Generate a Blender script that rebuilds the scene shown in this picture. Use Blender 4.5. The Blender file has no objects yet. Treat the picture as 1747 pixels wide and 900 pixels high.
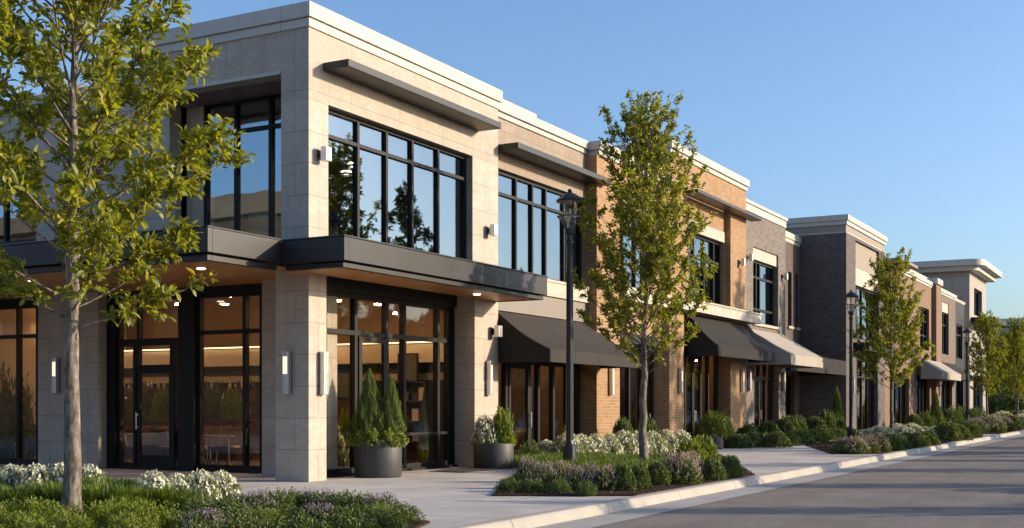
import bpy, math, random
import numpy as np
from mathutils import Vector, Matrix
random.seed(7)
PI = math.pi
R_ = math.radians
scene = bpy.context.scene
COL = scene.collection

# ------------------------------------------------------------------ survey of the place (metres; +Y along the street, +X towards the road)
CAM = (14.69, -18.67, 1.5)
YAW = R_(28.65)
FPX, HY, CX = 2062.0, 690.0, 873.5
DV = (-math.sin(YAW), math.cos(YAW)); RV = (math.cos(YAW), math.sin(YAW))
def ray(px, py=690):
    k = (px - CX) / FPX
    return (DV[0] + k*RV[0], DV[1] + k*RV[1], (HY - py) / FPX)
def G(px, py):                       # survey point on the ground
    v = ray(px, py); t = -CAM[2] / v[2]
    return (CAM[0] + t*v[0], CAM[1] + t*v[1])
def XY(px, Y):                       # survey X on a plane of constant Y
    v = ray(px); return CAM[0] + (Y - CAM[1]) / v[1] * v[0]
def YX(px, X):
    v = ray(px); return CAM[1] + (X - CAM[0]) / v[0] * v[1]

# ------------------------------------------------------------------ node helpers
def newmat(name):
    m = bpy.data.materials.new(name); m.use_nodes = True
    nt = m.node_tree; nt.nodes.clear()
    return m, nt
def N(nt, t, **kw):
    n = nt.nodes.new(t)
    for k, v in kw.items():
        if hasattr(n, k) and k not in ('inputs',): setattr(n, k, v)
    return n
def S(nt, n, **kw):
    for k, v in kw.items():
        n.inputs[k.replace('_', ' ')].default_value = v
def L(nt, a, b): nt.links.new(a, b)
def pos(nt): return N(nt, 'ShaderNodeNewGeometry').outputs['Position']
def mapping(nt, vec, scale=(1, 1, 1), loc=(0, 0, 0)):
    m = N(nt, 'ShaderNodeMapping'); m.inputs['Scale'].default_value = scale; m.inputs['Location'].default_value = loc
    L(nt, vec, m.inputs['Vector']); return m.outputs['Vector']
def noise(nt, vec, scale, detail=4, rough=.55):
    n = N(nt, 'ShaderNodeTexNoise'); n.inputs['Scale'].default_value = scale
    n.inputs['Detail'].default_value = detail; n.inputs['Roughness'].default_value = rough
    if vec is not None: L(nt, vec, n.inputs['Vector'])
    return n.outputs['Fac']
def ramp(nt, fac, stops):
    r = N(nt, 'ShaderNodeValToRGB'); e = r.color_ramp.elements
    while len(e) < len(stops): e.new(.5)
    for i, (p, c) in enumerate(stops):
        e[i].position = p; e[i].color = (*c, 1) if len(c) == 3 else c
    L(nt, fac, r.inputs['Fac']); return r.outputs['Color']
def mix(nt, fac, a, b, mode='MIX'):
    m = N(nt, 'ShaderNodeMix', data_type='RGBA', blend_type=mode)
    for sock, val in ((m.inputs['Factor'], fac), (m.inputs[6], a), (m.inputs[7], b)):
        if hasattr(val, 'is_linked'): L(nt, val, sock)
        elif isinstance(val, (int, float)): sock.default_value = val
        else: sock.default_value = (*val, 1) if len(val) == 3 else val
    return m.outputs[2]
def math_(nt, op, a, b=None):
    m = N(nt, 'ShaderNodeMath', operation=op)
    for i, v in enumerate((a, b)):
        if v is None: continue
        if hasattr(v, 'is_linked'): L(nt, v, m.inputs[i])
        else: m.inputs[i].default_value = v
    return m.outputs[0]
def bump(nt, h, strength=.3, dist=.01, prev=None):
    b = N(nt, 'ShaderNodeBump'); b.inputs['Strength'].default_value = strength; b.inputs['Distance'].default_value = dist
    L(nt, h, b.inputs['Height'])
    if prev is not None: L(nt, prev, b.inputs['Normal'])
    return b.outputs['Normal']
def principled(nt, color, rough=.6, metal=0, normal=None, spec=.5):
    p = N(nt, 'ShaderNodeBsdfPrincipled'); o = N(nt, 'ShaderNodeOutputMaterial')
    for sock, val in ((p.inputs['Base Color'], color), (p.inputs['Roughness'], rough)):
        if hasattr(val, 'is_linked'): L(nt, val, sock)
        elif isinstance(val, (int, float)): sock.default_value = val
        else: sock.default_value = (*val, 1)
    p.inputs['Metallic'].default_value = metal
    p.inputs['Specular IOR Level'].default_value = spec
    if normal is not None: L(nt, normal, p.inputs['Normal'])
    L(nt, p.outputs[0], o.inputs[0]); return p
def wall_uv(nt):                     # u runs along a wall of either direction, v is height
    s = N(nt, 'ShaderNodeSeparateXYZ'); L(nt, pos(nt), s.inputs[0])
    c = N(nt, 'ShaderNodeCombineXYZ'); L(nt, math_(nt, 'ADD', s.outputs[0], s.outputs[1]), c.inputs[0]); L(nt, s.outputs[2], c.inputs[1])
    return c.outputs[0]

def m_plain(name, col, rough=.6, metal=0, var=.15, vs=6, bs=.1, spec=.5):
    m, nt = newmat(name); P = pos(nt)
    n = noise(nt, P, vs, 5); n2 = noise(nt, P, vs*9, 3)
    c = mix(nt, n, tuple(x*(1-var) for x in col), tuple(min(1, x*(1+var)) for x in col))
    principled(nt, c, math_(nt, 'ADD', math_(nt, 'MULTIPLY', n, .15), rough - .07), metal, bump(nt, n2, bs, .004), spec); return m
def m_coping(name, col):
    m, nt = newmat(name); P = pos(nt); uv = wall_uv(nt)
    b = N(nt, 'ShaderNodeTexBrick', offset=0.0); L(nt, mapping(nt, uv, loc=(.7, 3, 0)), b.inputs['Vector'])
    S(nt, b, Scale=1.0, Mortar_Size=.008, Brick_Width=2.6, Row_Height=60.0)
    b.inputs['Color1'].default_value = (0, 0, 0, 1); b.inputs['Color2'].default_value = (1, 1, 1, 1); b.inputs['Mortar'].default_value = (.5, .5, .5, 1)
    n = noise(nt, P, .8, 5); run = noise(nt, mapping(nt, P, (4, 4, .5)), 1.2, 5)
    c = mix(nt, n, tuple(x*.9 for x in col), tuple(x*1.08 for x in col))
    c = mix(nt, ramp(nt, run, [(.5, (0, 0, 0)), (.75, (.5,)*3)]), c, tuple(x*.66 for x in col))
    c = mix(nt, math_(nt, 'MULTIPLY', b.outputs['Color'], .12), c, tuple(x*.8 for x in col))
    c = mix(nt, math_(nt, 'MULTIPLY', b.outputs['Fac'], .7), c, tuple(x*.3 for x in col))
    principled(nt, c, .5, 0, bump(nt, noise(nt, P, 1.3, 2), .12, .02), .35); return m
def m_cloth(name, col):
    m, nt = newmat(name); P = pos(nt)
    st = noise(nt, mapping(nt, P, (.5, 7, .5)), 1.0, 5, .6); n = noise(nt, P, 1.6, 5); fold = noise(nt, mapping(nt, P, (.7, 3.0, .7)), 1.0, 3)
    c = mix(nt, st, tuple(x*.72 for x in col), tuple(x*1.3 for x in col)); c = mix(nt, math_(nt, 'MULTIPLY', n, .4), c, tuple(min(1, x*1.6+.004) for x in col))
    principled(nt, c, .85, 0, bump(nt, noise(nt, P, 300, 2), .1, .002, bump(nt, fold, .6, .06)), .25); return m
def m_stone(name, col, bw=1.3, rh=.62, off=.5, joint=.62, zoff=0):
    m, nt = newmat(name); uv = wall_uv(nt)
    b = N(nt, 'ShaderNodeTexBrick', offset=off, squash=1.0); L(nt, mapping(nt, uv, loc=(.35, zoff, 0)), b.inputs['Vector'])
    S(nt, b, Scale=1.0, Mortar_Size=.009, Mortar_Smooth=.1, Brick_Width=bw, Row_Height=rh, Bias=0.0)
    b.inputs['Color1'].default_value = (0, 0, 0, 1); b.inputs['Color2'].default_value = (1, 1, 1, 1); b.inputs['Mortar'].default_value = (.5, .5, .5, 1)
    st = noise(nt, mapping(nt, pos(nt), (1, 1, 2.4)), 1.3, 8, .66)       # horizontal travertine veining
    cl = noise(nt, pos(nt), 2.3, 6, .6)
    pit = noise(nt, mapping(nt, pos(nt), (14, 14, 40)), 1.5, 3)
    lo = tuple(x*.84 for x in col); hi = tuple(min(1, x*1.1) for x in col)
    c = mix(nt, ramp(nt, st, [(.3, (0, 0, 0)), (.72, (1, 1, 1))]), lo, hi)
    c = mix(nt, ramp(nt, cl, [(.35, (0, 0, 0)), (.7, (.7,)*3)]), c, tuple(x*y for x, y in zip(col, (.8, .74, .68))))
    vein = noise(nt, mapping(nt, pos(nt), (2.2, 2.2, 4.2)), 2.6, 9, .75)
    c = mix(nt, ramp(nt, vein, [(.5, (0, 0, 0)), (.56, (.5,)*3), (.62, (0, 0, 0))]), c, tuple(x*y for x, y in zip(col, (.66, .6, .54))))
    run = noise(nt, mapping(nt, pos(nt), (5, 5, .22)), 1.0, 5, .6)
    c = mix(nt, ramp(nt, run, [(.52, (0, 0, 0)), (.72, (.4,)*3)]), c, tuple(x*.62 for x in col))
    c = mix(nt, math_(nt, 'MULTIPLY', b.outputs['Color'], .3), c, tuple(x*y for x, y in zip(col, (.74, .72, .7))))
    c = mix(nt, math_(nt, 'MULTIPLY', b.outputs['Fac'], joint), c, tuple(x*.34 for x in col))
    nb = bump(nt, b.outputs['Fac'], -.5, .006)
    nb = bump(nt, pit, .1, .004, nb)
    principled(nt, c, .62, 0, nb, .35); return m
def m_brick(name, c1, c2, mortar, bw=.26, rh=.092):
    m, nt = newmat(name); uv = wall_uv(nt)
    b = N(nt, 'ShaderNodeTexBrick', offset=.5); L(nt, uv, b.inputs['Vector'])
    S(nt, b, Scale=1.0, Mortar_Size=.008, Mortar_Smooth=.3, Brick_Width=bw, Row_Height=rh, Bias=.0)
    b.inputs['Color1'].default_value = (*c1, 1); b.inputs['Color2'].default_value = (*c2, 1); b.inputs['Mortar'].default_value = (*mortar, 1)
    n = noise(nt, pos(nt), 1.1, 6, .6); n2 = noise(nt, mapping(nt, pos(nt), (5, 5, 13)), 2.5, 2)
    c = mix(nt, ramp(nt, n, [(.3, (0, 0, 0)), (.75, (.5,)*3)]), b.outputs['Color'], tuple(x*.68 for x in c1))
    c = mix(nt, ramp(nt, n2, [(.52, (0, 0, 0)), (.72, (.6,)*3)]), c, tuple(min(1, x*1.35) for x in c2))
    nb = bump(nt, b.outputs['Fac'], -.8, .012); nb = bump(nt, noise(nt, pos(nt), 60, 3), .25, .004, nb)
    principled(nt, c, .85, 0, nb, .25); return m
def m_glass(name, refl, tint=(.86, .9, .9), wav=.012, gc=(.92, .96, 1)):
    m, nt = newmat(name)
    t = N(nt, 'ShaderNodeBsdfTransparent'); t.inputs[0].default_value = (*tint, 1)
    g = N(nt, 'ShaderNodeBsdfGlossy'); g.inputs['Roughness'].default_value = .012; g.inputs[0].default_value = (*gc, 1)
    nb = bump(nt, noise(nt, pos(nt), .9, 1), wav, .35); L(nt, nb, g.inputs['Normal'])
    lw = N(nt, 'ShaderNodeLayerWeight'); lw.inputs['Blend'].default_value = .5
    fr = math_(nt, 'ADD', math_(nt, 'MULTIPLY', math_(nt, 'POWER', lw.outputs['Facing'], 5.0), .9), .025)
    f = math_(nt, 'ADD', math_(nt, 'MULTIPLY', fr, 1 - refl), refl)
    x = N(nt, 'ShaderNodeMixShader'); L(nt, f, x.inputs[0]); L(nt, t.outputs[0], x.inputs[1]); L(nt, g.outputs[0], x.inputs[2])
    o = N(nt, 'ShaderNodeOutputMaterial'); L(nt, x.outputs[0], o.inputs[0]); return m
def m_emit(name, col, s):
    m, nt = newmat(name); e = N(nt, 'ShaderNodeEmission'); e.inputs[0].default_value = (*col, 1); e.inputs[1].default_value = s
    o = N(nt, 'ShaderNodeOutputMaterial'); L(nt, e.outputs[0], o.inputs[0]); return m
def m_leaf(name, stops, trans=.42, gloss=.03, rough=.5):
    m, nt = newmat(name); g = N(nt, 'ShaderNodeNewGeometry')
    c = ramp(nt, g.outputs['Random Per Island'], stops)
    c = mix(nt, .35, c, mix(nt, noise(nt, g.outputs['Position'], 2.2, 2), stops[0][1], stops[-1][1]))
    d = N(nt, 'ShaderNodeBsdfDiffuse'); L(nt, c, d.inputs[0])
    tr = N(nt, 'ShaderNodeBsdfTranslucent'); L(nt, mix(nt, 1.0, c, (1.5, 1.45, .55), 'MULTIPLY'), tr.inputs[0])
    a = N(nt, 'ShaderNodeMixShader'); a.inputs[0].default_value = trans; L(nt, d.outputs[0], a.inputs[1]); L(nt, tr.outputs[0], a.inputs[2])
    gl = N(nt, 'ShaderNodeBsdfGlossy'); gl.inputs['Roughness'].default_value = rough; gl.inputs[0].default_value = (.9, .95, .9, 1)
    b = N(nt, 'ShaderNodeMixShader'); b.inputs[0].default_value = gloss; L(nt, a.outputs[0], b.inputs[1]); L(nt, gl.outputs[0], b.inputs[2])
    o = N(nt, 'ShaderNodeOutputMaterial'); L(nt, b.outputs[0], o.inputs[0]); return m
def m_wood(name, col, axis=(1, 14, 1)):
    m, nt = newmat(name); P = pos(nt)
    s = N(nt, 'ShaderNodeSeparateXYZ'); L(nt, P, s.inputs[0])
    n = noise(nt, mapping(nt, P, axis), 2.0, 6)
    pl = N(nt, 'ShaderNodeTexBrick', offset=.4); L(nt, P, pl.inputs['Vector'])
    S(nt, pl, Scale=1.0, Mortar_Size=.004, Brick_Width=2.4, Row_Height=.14)
    pl.inputs['Color1'].default_value = (0, 0, 0, 1); pl.inputs['Color2'].default_value = (1, 1, 1, 1)
    c = mix(nt, n, tuple(x*.6 for x in col), tuple(x*1.3 for x in col))
    c = mix(nt, math_(nt, 'MULTIPLY', pl.outputs['Color'], .3), c, tuple(x*.6 for x in col))
    c = mix(nt, math_(nt, 'MULTIPLY', pl.outputs['Fac'], .8), c, tuple(x*.2 for x in col))
    principled(nt, c, .42, 0, None, .5); return m
def m_slab(name, c, bw, rh, joint, var=.16, mort=.006, rot=0, stain=.4, rough=.8, wear=0):
    m, nt = newmat(name); P = pos(nt)
    mp = N(nt, 'ShaderNodeMapping'); mp.inputs['Rotation'].default_value = (0, 0, rot); L(nt, P, mp.inputs['Vector'])
    b = N(nt, 'ShaderNodeTexBrick', offset=.5); L(nt, mp.outputs[0], b.inputs['Vector'])
    S(nt, b, Scale=1.0, Mortar_Size=mort, Mortar_Smooth=.2, Brick_Width=bw, Row_Height=rh)
    b.inputs['Color1'].default_value = (0, 0, 0, 1); b.inputs['Color2'].default_value = (1, 1, 1, 1); b.inputs['Mortar'].default_value = (.5,)*3 + (1,)
    n = noise(nt, P, .7, 8, .62); n2 = noise(nt, P, 9, 6, .65); n3 = noise(nt, P, 120, 2)
    col = mix(nt, n2, tuple(x*(1-var) for x in c), tuple(x*(1+var) for x in c))
    col = mix(nt, ramp(nt, n, [(.38, (stain,)*3), (.62, (0, 0, 0))]), col, tuple(x*.62 for x in c))
    col = mix(nt, math_(nt, 'MULTIPLY', b.outputs['Color'], .22), col, tuple(x*.72 for x in c))
    col = mix(nt, math_(nt, 'MULTIPLY', b.outputs['Fac'], joint), col, tuple(x*.25 for x in c))
    if wear:
        tw = noise(nt, mapping(nt, P, (1.1, .035, 1)), 1.0, 5, .6); sp = noise(nt, P, 2.6, 7, .7)
        col = mix(nt, ramp(nt, tw, [(.4, (0, 0, 0)), (.65, (wear,)*3)]), col, tuple(x*.55 for x in c))
        col = mix(nt, ramp(nt, sp, [(.6, (0, 0, 0)), (.72, (wear,)*3)]), col, tuple(x*.5 for x in c))
    nb = bump(nt, b.outputs['Fac'], -.5, .006); nb = bump(nt, n3, .25, .004, nb); nb = bump(nt, n2, .2, .006, nb)
    principled(nt, col, rough, 0, nb, .12); return m

M = {}
M['stone'] = m_stone('limestone_cladding', (.49, .432, .37))
M['frieze'] = m_stone('limestone_large_panels', (.445, .385, .32), 1.75, 1.28, 0.0, zoff=.05)
M['taupe'] = m_stone('taupe_stone_panels', (.30, .235, .178), 1.5, 1.2, .5)
M['pale'] = m_stone('pale_cast_stone', (.52, .46, .38), 1.5, .9, .0, .35)
M['tower'] = m_stone('tower_stone', (.37, .335, .3), 2.0, 1.1, .0, .4)
M['tan'] = m_brick('tan_brick', (.37, .22, .115), (.25, .145, .075), (.42, .31, .205))
M['grey'] = m_brick('grey_brick', (.215, .18, .158), (.115, .095, .083), (.25, .215, .188))
M['brown'] = m_brick('dark_brown_brick', (.14, .1, .08), (.07, .05, .044), (.17, .13, .11))
M['umber'] = m_brick('umber_brick', (.2, .145, .115), (.12, .085, .068), (.23, .18, .15))
M['dark'] = m_brick('charcoal_brick', (.14, .115, .106), (.075, .062, .058), (.17, .145, .135))
M['russet'] = m_brick('russet_brick', (.25, .155, .10), (.17, .105, .07), (.25, .18, .13))
M['render'] = m_plain('taupe_render', (.27, .225, .185), .8, 0, .12, 3)
M['cornice'] = m_coping('pale_metal_coping', (.48, .445, .395))
M['metal'] = m_plain('dark_bronze_metal', (.008, .0078, .008), .5, .0, .2, 2, .04, .25)
M['canopy'] = m_plain('charcoal_canopy_metal', (.024, .0225, .023), .42, .0, .15, 1.2, .04, .4)
M['fascia'] = m_plain('taupe_metal_fascia', (.2, .165, .135), .5, .1, .08, 1.2, .04)
M['black'] = m_plain('black_painted_steel', (.012, .012, .014), .42, 0, .2, 3, .05)
M['alu'] = m_plain('satin_aluminium', (.55, .55, .56), .3, .85, .1, 3, .03)
M['wood'] = m_wood('wood_soffit', (.62, .28, .095))
M['glass_up'] = m_glass('reflective_glazing', .29, (.6, .68, .72), .011, (.63, .73, .8))
M['glass_dn'] = m_glass('shopfront_glazing', .03, (.9, .88, .84))
M['glass_lamp'] = m_glass('lamp_glass', .06, (.95, .95, .93), .0)
M['leaf_near'] = m_leaf('street_tree_leaves', [(0, (.07, .115, .012)), (.5, (.21, .24, .022)), (1, (.44, .39, .04))], .55)
M['leaf'] = m_leaf('crown_leaves', [(0, (.085, .125, .016)), (.5, (.22, .245, .026)), (1, (.40, .36, .045))], .54)
M['leaf_far'] = m_leaf('background_leaves', [(0, (.03, .05, .014)), (.6, (.06, .085, .02)), (1, (.1, .115, .03))], .3)
M['box'] = m_leaf('boxwood_leaves', [(0, (.035, .065, .012)), (.6, (.085, .13, .022)), (1, (.18, .21, .04))], .3, .05)
M['lime'] = m_leaf('lime_leaves', [(0, (.085, .13, .016)), (.6, (.17, .22, .028)), (1, (.3, .32, .045))], .4)
M['silver'] = m_leaf('silver_leaves', [(0, (.13, .16, .07)), (.5, (.28, .31, .19)), (1, (.46, .48, .36))], .3, .04)
M['conifer'] = m_leaf('conifer_sprays', [(0, (.04, .085, .016)), (.6, (.11, .175, .03)), (1, (.23, .25, .045))], .4, .04)
M['grass'] = m_leaf('grass_blades', [(0, (.05, .1, .012)), (.6, (.11, .17, .022)), (1, (.21, .25, .035))], .4, .05)
M['white'] = m_leaf('white_petals', [(0, (.62, .6, .52)), (1, (.8, .78, .72))], .25, .03)
M['purple'] = m_leaf('purple_petals', [(0, (.2, .11, .24)), (.6, (.4, .28, .42)), (1, (.6, .52, .58))], .25, .03)
M['pink'] = m_leaf('pink_petals', [(0, (.38, .26, .26)), (1, (.62, .52, .5))], .25, .03)
M['bark'] = None
def m_bark():
    m, nt = newmat('bark'); P = pos(nt)
    n = noise(nt, mapping(nt, P, (6, 6, 1.6)), 3.0, 6, .75); n2 = noise(nt, P, 4, 4)
    c = ramp(nt, n, [(.36, (.035, .028, .022)), (.5, (.17, .14, .115)), (.66, (.36, .31, .26))])
    principled(nt, mix(nt, math_(nt, 'MULTIPLY', n2, .35), c, (.12, .11, .08)), .9, 0, bump(nt, n, .9, .015), .2); return m
M['bark'] = m_bark()
M['soil'] = m_plain('bark_mulch', (.05, .031, .02), .95, 0, .5, 14, 1.0, .1)
M['chips'] = m_leaf('mulch_chips', [(0, (.025, .016, .011)), (.6, (.07, .043, .027)), (1, (.14, .09, .06))], .0, .02)
M['walk'] = m_slab('concrete_paving', (.56, .52, .48), 2.8, 2.4, .8, .12, .018, 0, .6)
M['kerb'] = m_slab('kerb_concrete', (.43, .395, .35), 50, 3.0, .0, .12)
M['gutter'] = m_slab('gutter_concrete', (.42, .395, .37), 3, 3.0, .5, .1)
M['road'] = m_slab('stone_sett_road', (.28, .245, .215), .24, .12, .45, .34, .012, 0, .6, .85, .5)
M['ground'] = m_plain('earth', (.07, .075, .04), .95, 0, .3, 1)
M['int_wall'] = m_plain('warm_plaster', (.27, .18, .11), .85, 0, .06, 1)
M['int_floor'] = m_plain('dark_timber_floor', (.2, .13, .085), .4, 0, .25, 3)
M['int_dim'] = m_plain('office_plaster', (.2, .21, .21), .9, 0, .08, 1)
M['band'] = m_plain('cream_bulkhead', (.62, .52, .38), .8, 0, .05, 1)
M['furn'] = m_plain('walnut', (.075, .04, .022), .5, 0, .3, 6)
M['leather'] = m_plain('tan_leather', (.16, .075, .035), .5, 0, .2, 5)
M['pot'] = m_plain('charcoal_planter', (.042, .04, .04), .55, 0, .12, 4, .15)
M['art'] = m_plain('canvas_print', (.09, .085, .06), .7, 0, .8, 9)
M['paper'] = m_plain('cream_card', (.6, .52, .4), .8, 0, .15, 6)
M['fab_dark'] = m_cloth('charcoal_canvas', (.02, .0175, .0165))
M['fab_brown'] = m_cloth('brown_canvas', (.034, .029, .026))
M['fab_light'] = m_cloth('stone_canvas', (.33, .29, .245))
M['warm'] = m_emit('warm_lamp', (1, .6, .3), 85); M['down'] = m_emit('soffit_downlight', (1, .68, .4), 14)
M['warm_soft'] = m_emit('warm_strip', (1, .64, .34), 6)
M['cove'] = m_emit('cove_strip', (1, .7, .4), 2.2); M['diffuser'] = m_emit('lit_diffuser', (1, .74, .5), .95)
M['far_haze_blue'] = m_plain('hazed_blue_cladding', (.3, .37, .45), .35, 0, .12, .3)  # pale blue distance haze is put into this wall colour
M['far_pale'] = m_plain('pale_cladding', (.6, .6, .6), .6, 0, .1, .3)
M['mat'] = m_plain('coir_mat', (.05, .045, .04), .95, 0, .3, 20, .6)

# ------------------------------------------------------------------ mesh helpers
class MB:
    def __init__(s): s.v = []; s.f = []; s.mi = []; s.sm = []
    def add(s, vs, fs, mi=0, smooth=False):
        b = len(s.v); s.v += [tuple(v) for v in vs]
        for f in fs: s.f.append(tuple(i + b for i in f)); s.mi.append(mi); s.sm.append(smooth)
        return s
    def box(s, x0, x1, y0, y1, z0, z1, mi=0):
        x0, x1 = sorted((x0, x1)); y0, y1 = sorted((y0, y1)); z0, z1 = sorted((z0, z1))
        return s.add([(x0,y0,z0),(x1,y0,z0),(x1,y1,z0),(x0,y1,z0),(x0,y0,z1),(x1,y0,z1),(x1,y1,z1),(x0,y1,z1)],
            [(0,3,2,1),(4,5,6,7),(0,1,5,4),(1,2,6,5),(2,3,7,6),(3,0,4,7)], mi)
    def tube(s, pts, rad, n=10, mi=0, cap=True, smooth=True):
        vs = []; prev = None
        P = [Vector(p) for p in pts]
        for i, p in enumerate(P):
            t = (P[min(i+1, len(P)-1)] - P[max(i-1, 0)]).normalized()
            a = t.cross(Vector((0, 1, 0)) if abs(t.y) < .9 else Vector((1, 0, 0))).normalized(); b = t.cross(a)
            r = rad[i] if hasattr(rad, '__len__') else rad
            vs += [p + (a*math.cos(2*PI*k/n) + b*math.sin(2*PI*k/n))*r for k in range(n)]
        fs = [(i*n+k, i*n+(k+1) % n, (i+1)*n+(k+1) % n, (i+1)*n+k) for i in range(len(P)-1) for k in range(n)]
        s.add(vs, fs, mi, smooth)
        if cap:
            s.add(vs[:n], [tuple(range(n))[::-1]], mi); s.add(vs[-n:], [tuple(range(n))], mi)
        return s
    def lathe(s, prof, n=24, c=(0, 0, 0), mi=0, smooth=True, phase=0):
        vs = [(c[0]+r*math.cos(2*PI*k/n+phase), c[1]+r*math.sin(2*PI*k/n+phase), c[2]+z) for r, z in prof for k in range(n)]
        fs = [(i*n+k, i*n+(k+1) % n, (i+1)*n+(k+1) % n, (i+1)*n+k) for i in range(len(prof)-1) for k in range(n)]
        s.add(vs, fs, mi, smooth)
        return s
    def prism(s, poly, z0, z1, mi=0):
        n = len(poly)
        s.add([(x, y, z0) for x, y in poly] + [(x, y, z1) for x, y in poly],
              [tuple(range(n))[::-1], tuple(range(n, 2*n))] + [(i, (i+1) % n, n+(i+1) % n, n+i) for i in range(n)], mi)
        return s
    def profY(s, prof, y0, y1, mi=0):                 # closed x-z profile extruded along Y
        n = len(prof)
        s.add([(x, y0, z) for x, z in prof] + [(x, y1, z) for x, z in prof],
              [tuple(range(n)), tuple(range(n, 2*n))[::-1]] + [(i, n+i, n+(i+1) % n, (i+1) % n) for i in range(n)], mi)
        return s
    def wall(s, axis, plane, u0, u1, z0, z1, th, ops, mi=0):   # wall with openings; axis 'X' faces +X, 'Y' faces -Y
        us = sorted({u0, u1, *[min(max(o[i], u0), u1) for o in ops for i in (0, 1)]})
        zs = sorted({z0, z1, *[min(max(o[i], z0), z1) for o in ops for i in (2, 3)]})
        def solid(i, j):
            if not (0 <= i < len(us)-1 and 0 <= j < len(zs)-1): return False
            a, b = (us[i]+us[i+1])/2, (zs[j]+zs[j+1])/2
            return not any(o[0] < a < o[1] and o[2] < b < o[3] for o in ops)
        def p(u, z, d):
            return (plane - d, u, z) if axis == 'X' else (u, plane + d, z)
        for i in range(len(us)-1):
            for j in range(len(zs)-1):
                if not solid(i, j): continue
                a, b, c, d = us[i], us[i+1], zs[j], zs[j+1]
                s.add([p(a,c,0), p(b,c,0), p(b,d,0), p(a,d,0)], [(0,1,2,3)], mi)
                s.add([p(a,c,th), p(b,c,th), p(b,d,th), p(a,d,th)], [(3,2,1,0)], mi)
                if not solid(i-1, j): s.add([p(a,c,0), p(a,d,0), p(a,d,th), p(a,c,th)], [(0,1,2,3)], mi)
                if not solid(i+1, j): s.add([p(b,c,0), p(b,c,th), p(b,d,th), p(b,d,0)], [(0,1,2,3)], mi)
                if not solid(i, j-1): s.add([p(a,c,0), p(a,c,th), p(b,c,th), p(b,c,0)], [(0,1,2,3)], mi)
                if not solid(i, j+1): s.add([p(a,d,0), p(b,d,0), p(b,d,th), p(a,d,th)], [(0,1,2,3)], mi)
        return s
    def build(s, name, mats, parent=None, org=(0, 0, 0), bevel=0, seg=2):
        me = bpy.data.meshes.new(name)
        me.from_pydata([(x-org[0], y-org[1], z-org[2]) for x, y, z in s.v], [], s.f)
        if not isinstance(mats, (list, tuple)): mats = [mats]
        for m in mats: me.materials.append(m)
        me.polygons.foreach_set('material_index', s.mi); me.polygons.foreach_set('use_smooth', s.sm)
        me.update()
        o = bpy.data.objects.new(name, me); COL.objects.link(o)
        if parent is not None: o.parent = parent
        if bevel:
            b = o.modifiers.new('Bevel', 'BEVEL'); b.width = bevel; b.segments = seg; b.limit_method = 'ANGLE'; b.angle_limit = R_(40)
        return o
def mesh_tri(name, V, T, mat):
    me = bpy.data.meshes.new(name)
    me.vertices.add(len(V)); me.vertices.foreach_set('co', np.asarray(V, np.float32).ravel())
    me.loops.add(len(T)*3); me.loops.foreach_set('vertex_index', np.asarray(T, np.int32).ravel())
    me.polygons.add(len(T)); me.polygons.foreach_set('loop_start', np.arange(0, len(T)*3, 3, dtype=np.int32))
    me.materials.append(mat); me.update(calc_edges=True); return me
def obj(name, data, parent=None):
    o = bpy.data.objects.new(name, data); COL.objects.link(o)
    if parent is not None: o.parent = parent
    return o
def tag(o, label, cat, group=None):
    o['label'] = label; o['category'] = cat
    if group: o['group'] = group
    return o
def thing(name, label, cat, loc=(0, 0, 0), rz=0, group=None):
    o = bpy.data.objects.new(name, None); COL.objects.link(o); o.location = loc; o.rotation_euler = (0, 0, rz); o.empty_display_size = .2
    return tag(o, label, cat, group)
def struct(o): o['kind'] = 'structure'; return o
def dup(root, loc, rz=0, label=None, group=None, scale=None):
    def cp(o, par):
        c = o.copy(); COL.objects.link(c); c.parent = par
        for ch in o.children: cp(ch, c)
        return c
    r = cp(root, None); r.location = loc; r.rotation_euler = (0, 0, rz)
    if scale is not None: r.scale = scale if hasattr(scale, '__len__') else (scale,)*3
    if label: r['label'] = label
    if group: r['group'] = group
    return r
ORD = ['first','second','third','fourth','fifth','sixth','seventh','eighth','ninth','tenth','eleventh','twelfth','thirteenth','fourteenth','fifteenth','sixteenth','seventeenth','eighteenth','nineteenth','twentieth']

# ------------------------------------------------------------------ ground
KX = 7.0                                   # kerb line
mb = MB(); mb.add([(-700,-300,-.2),(700,-300,-.2),(700,900,-.2),(-700,900,-.2)], [(0,1,2,3)]); struct(mb.build('ground', M['ground']))
mb = MB(); mb.add([(7.2,-80,-.135),(17.5,-80,-.135),(17.5,150,-.135),(7.2,150,-.135)], [(0,1,2,3)]); struct(mb.build('road', M['road']))
mb = MB(); mb.add([(7.2,-80,-.131),(7.95,-80,-.126),(7.95,150,-.128),(7.2,150,-.131)], [(0,1,2,3)]); struct(mb.build('gutter', M['gutter']))
mb = MB(); mb.box(-30, KX, -80, 112, -.19, 0); struct(mb.build('pavement', M['walk']))
mb = MB()
prof = [(KX+.003,-.19),(KX+.003,.012),(KX+.03,.022),(KX+.16,.022),(KX+.2,.012),(KX+.225,-.02),(KX+.26,-.127),(KX+.26,-.19)]
y = -80
while y < 112:
    mb.profY([(x, z) for x, z in prof][::-1], y, y+2.985); y += 3.0
struct(mb.build('kerb', M['kerb']))
mb = MB(); mb.box(17.5, 60, -80, 150, -.19, 0); struct(mb.build('far_pavement', M['walk']))

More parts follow.
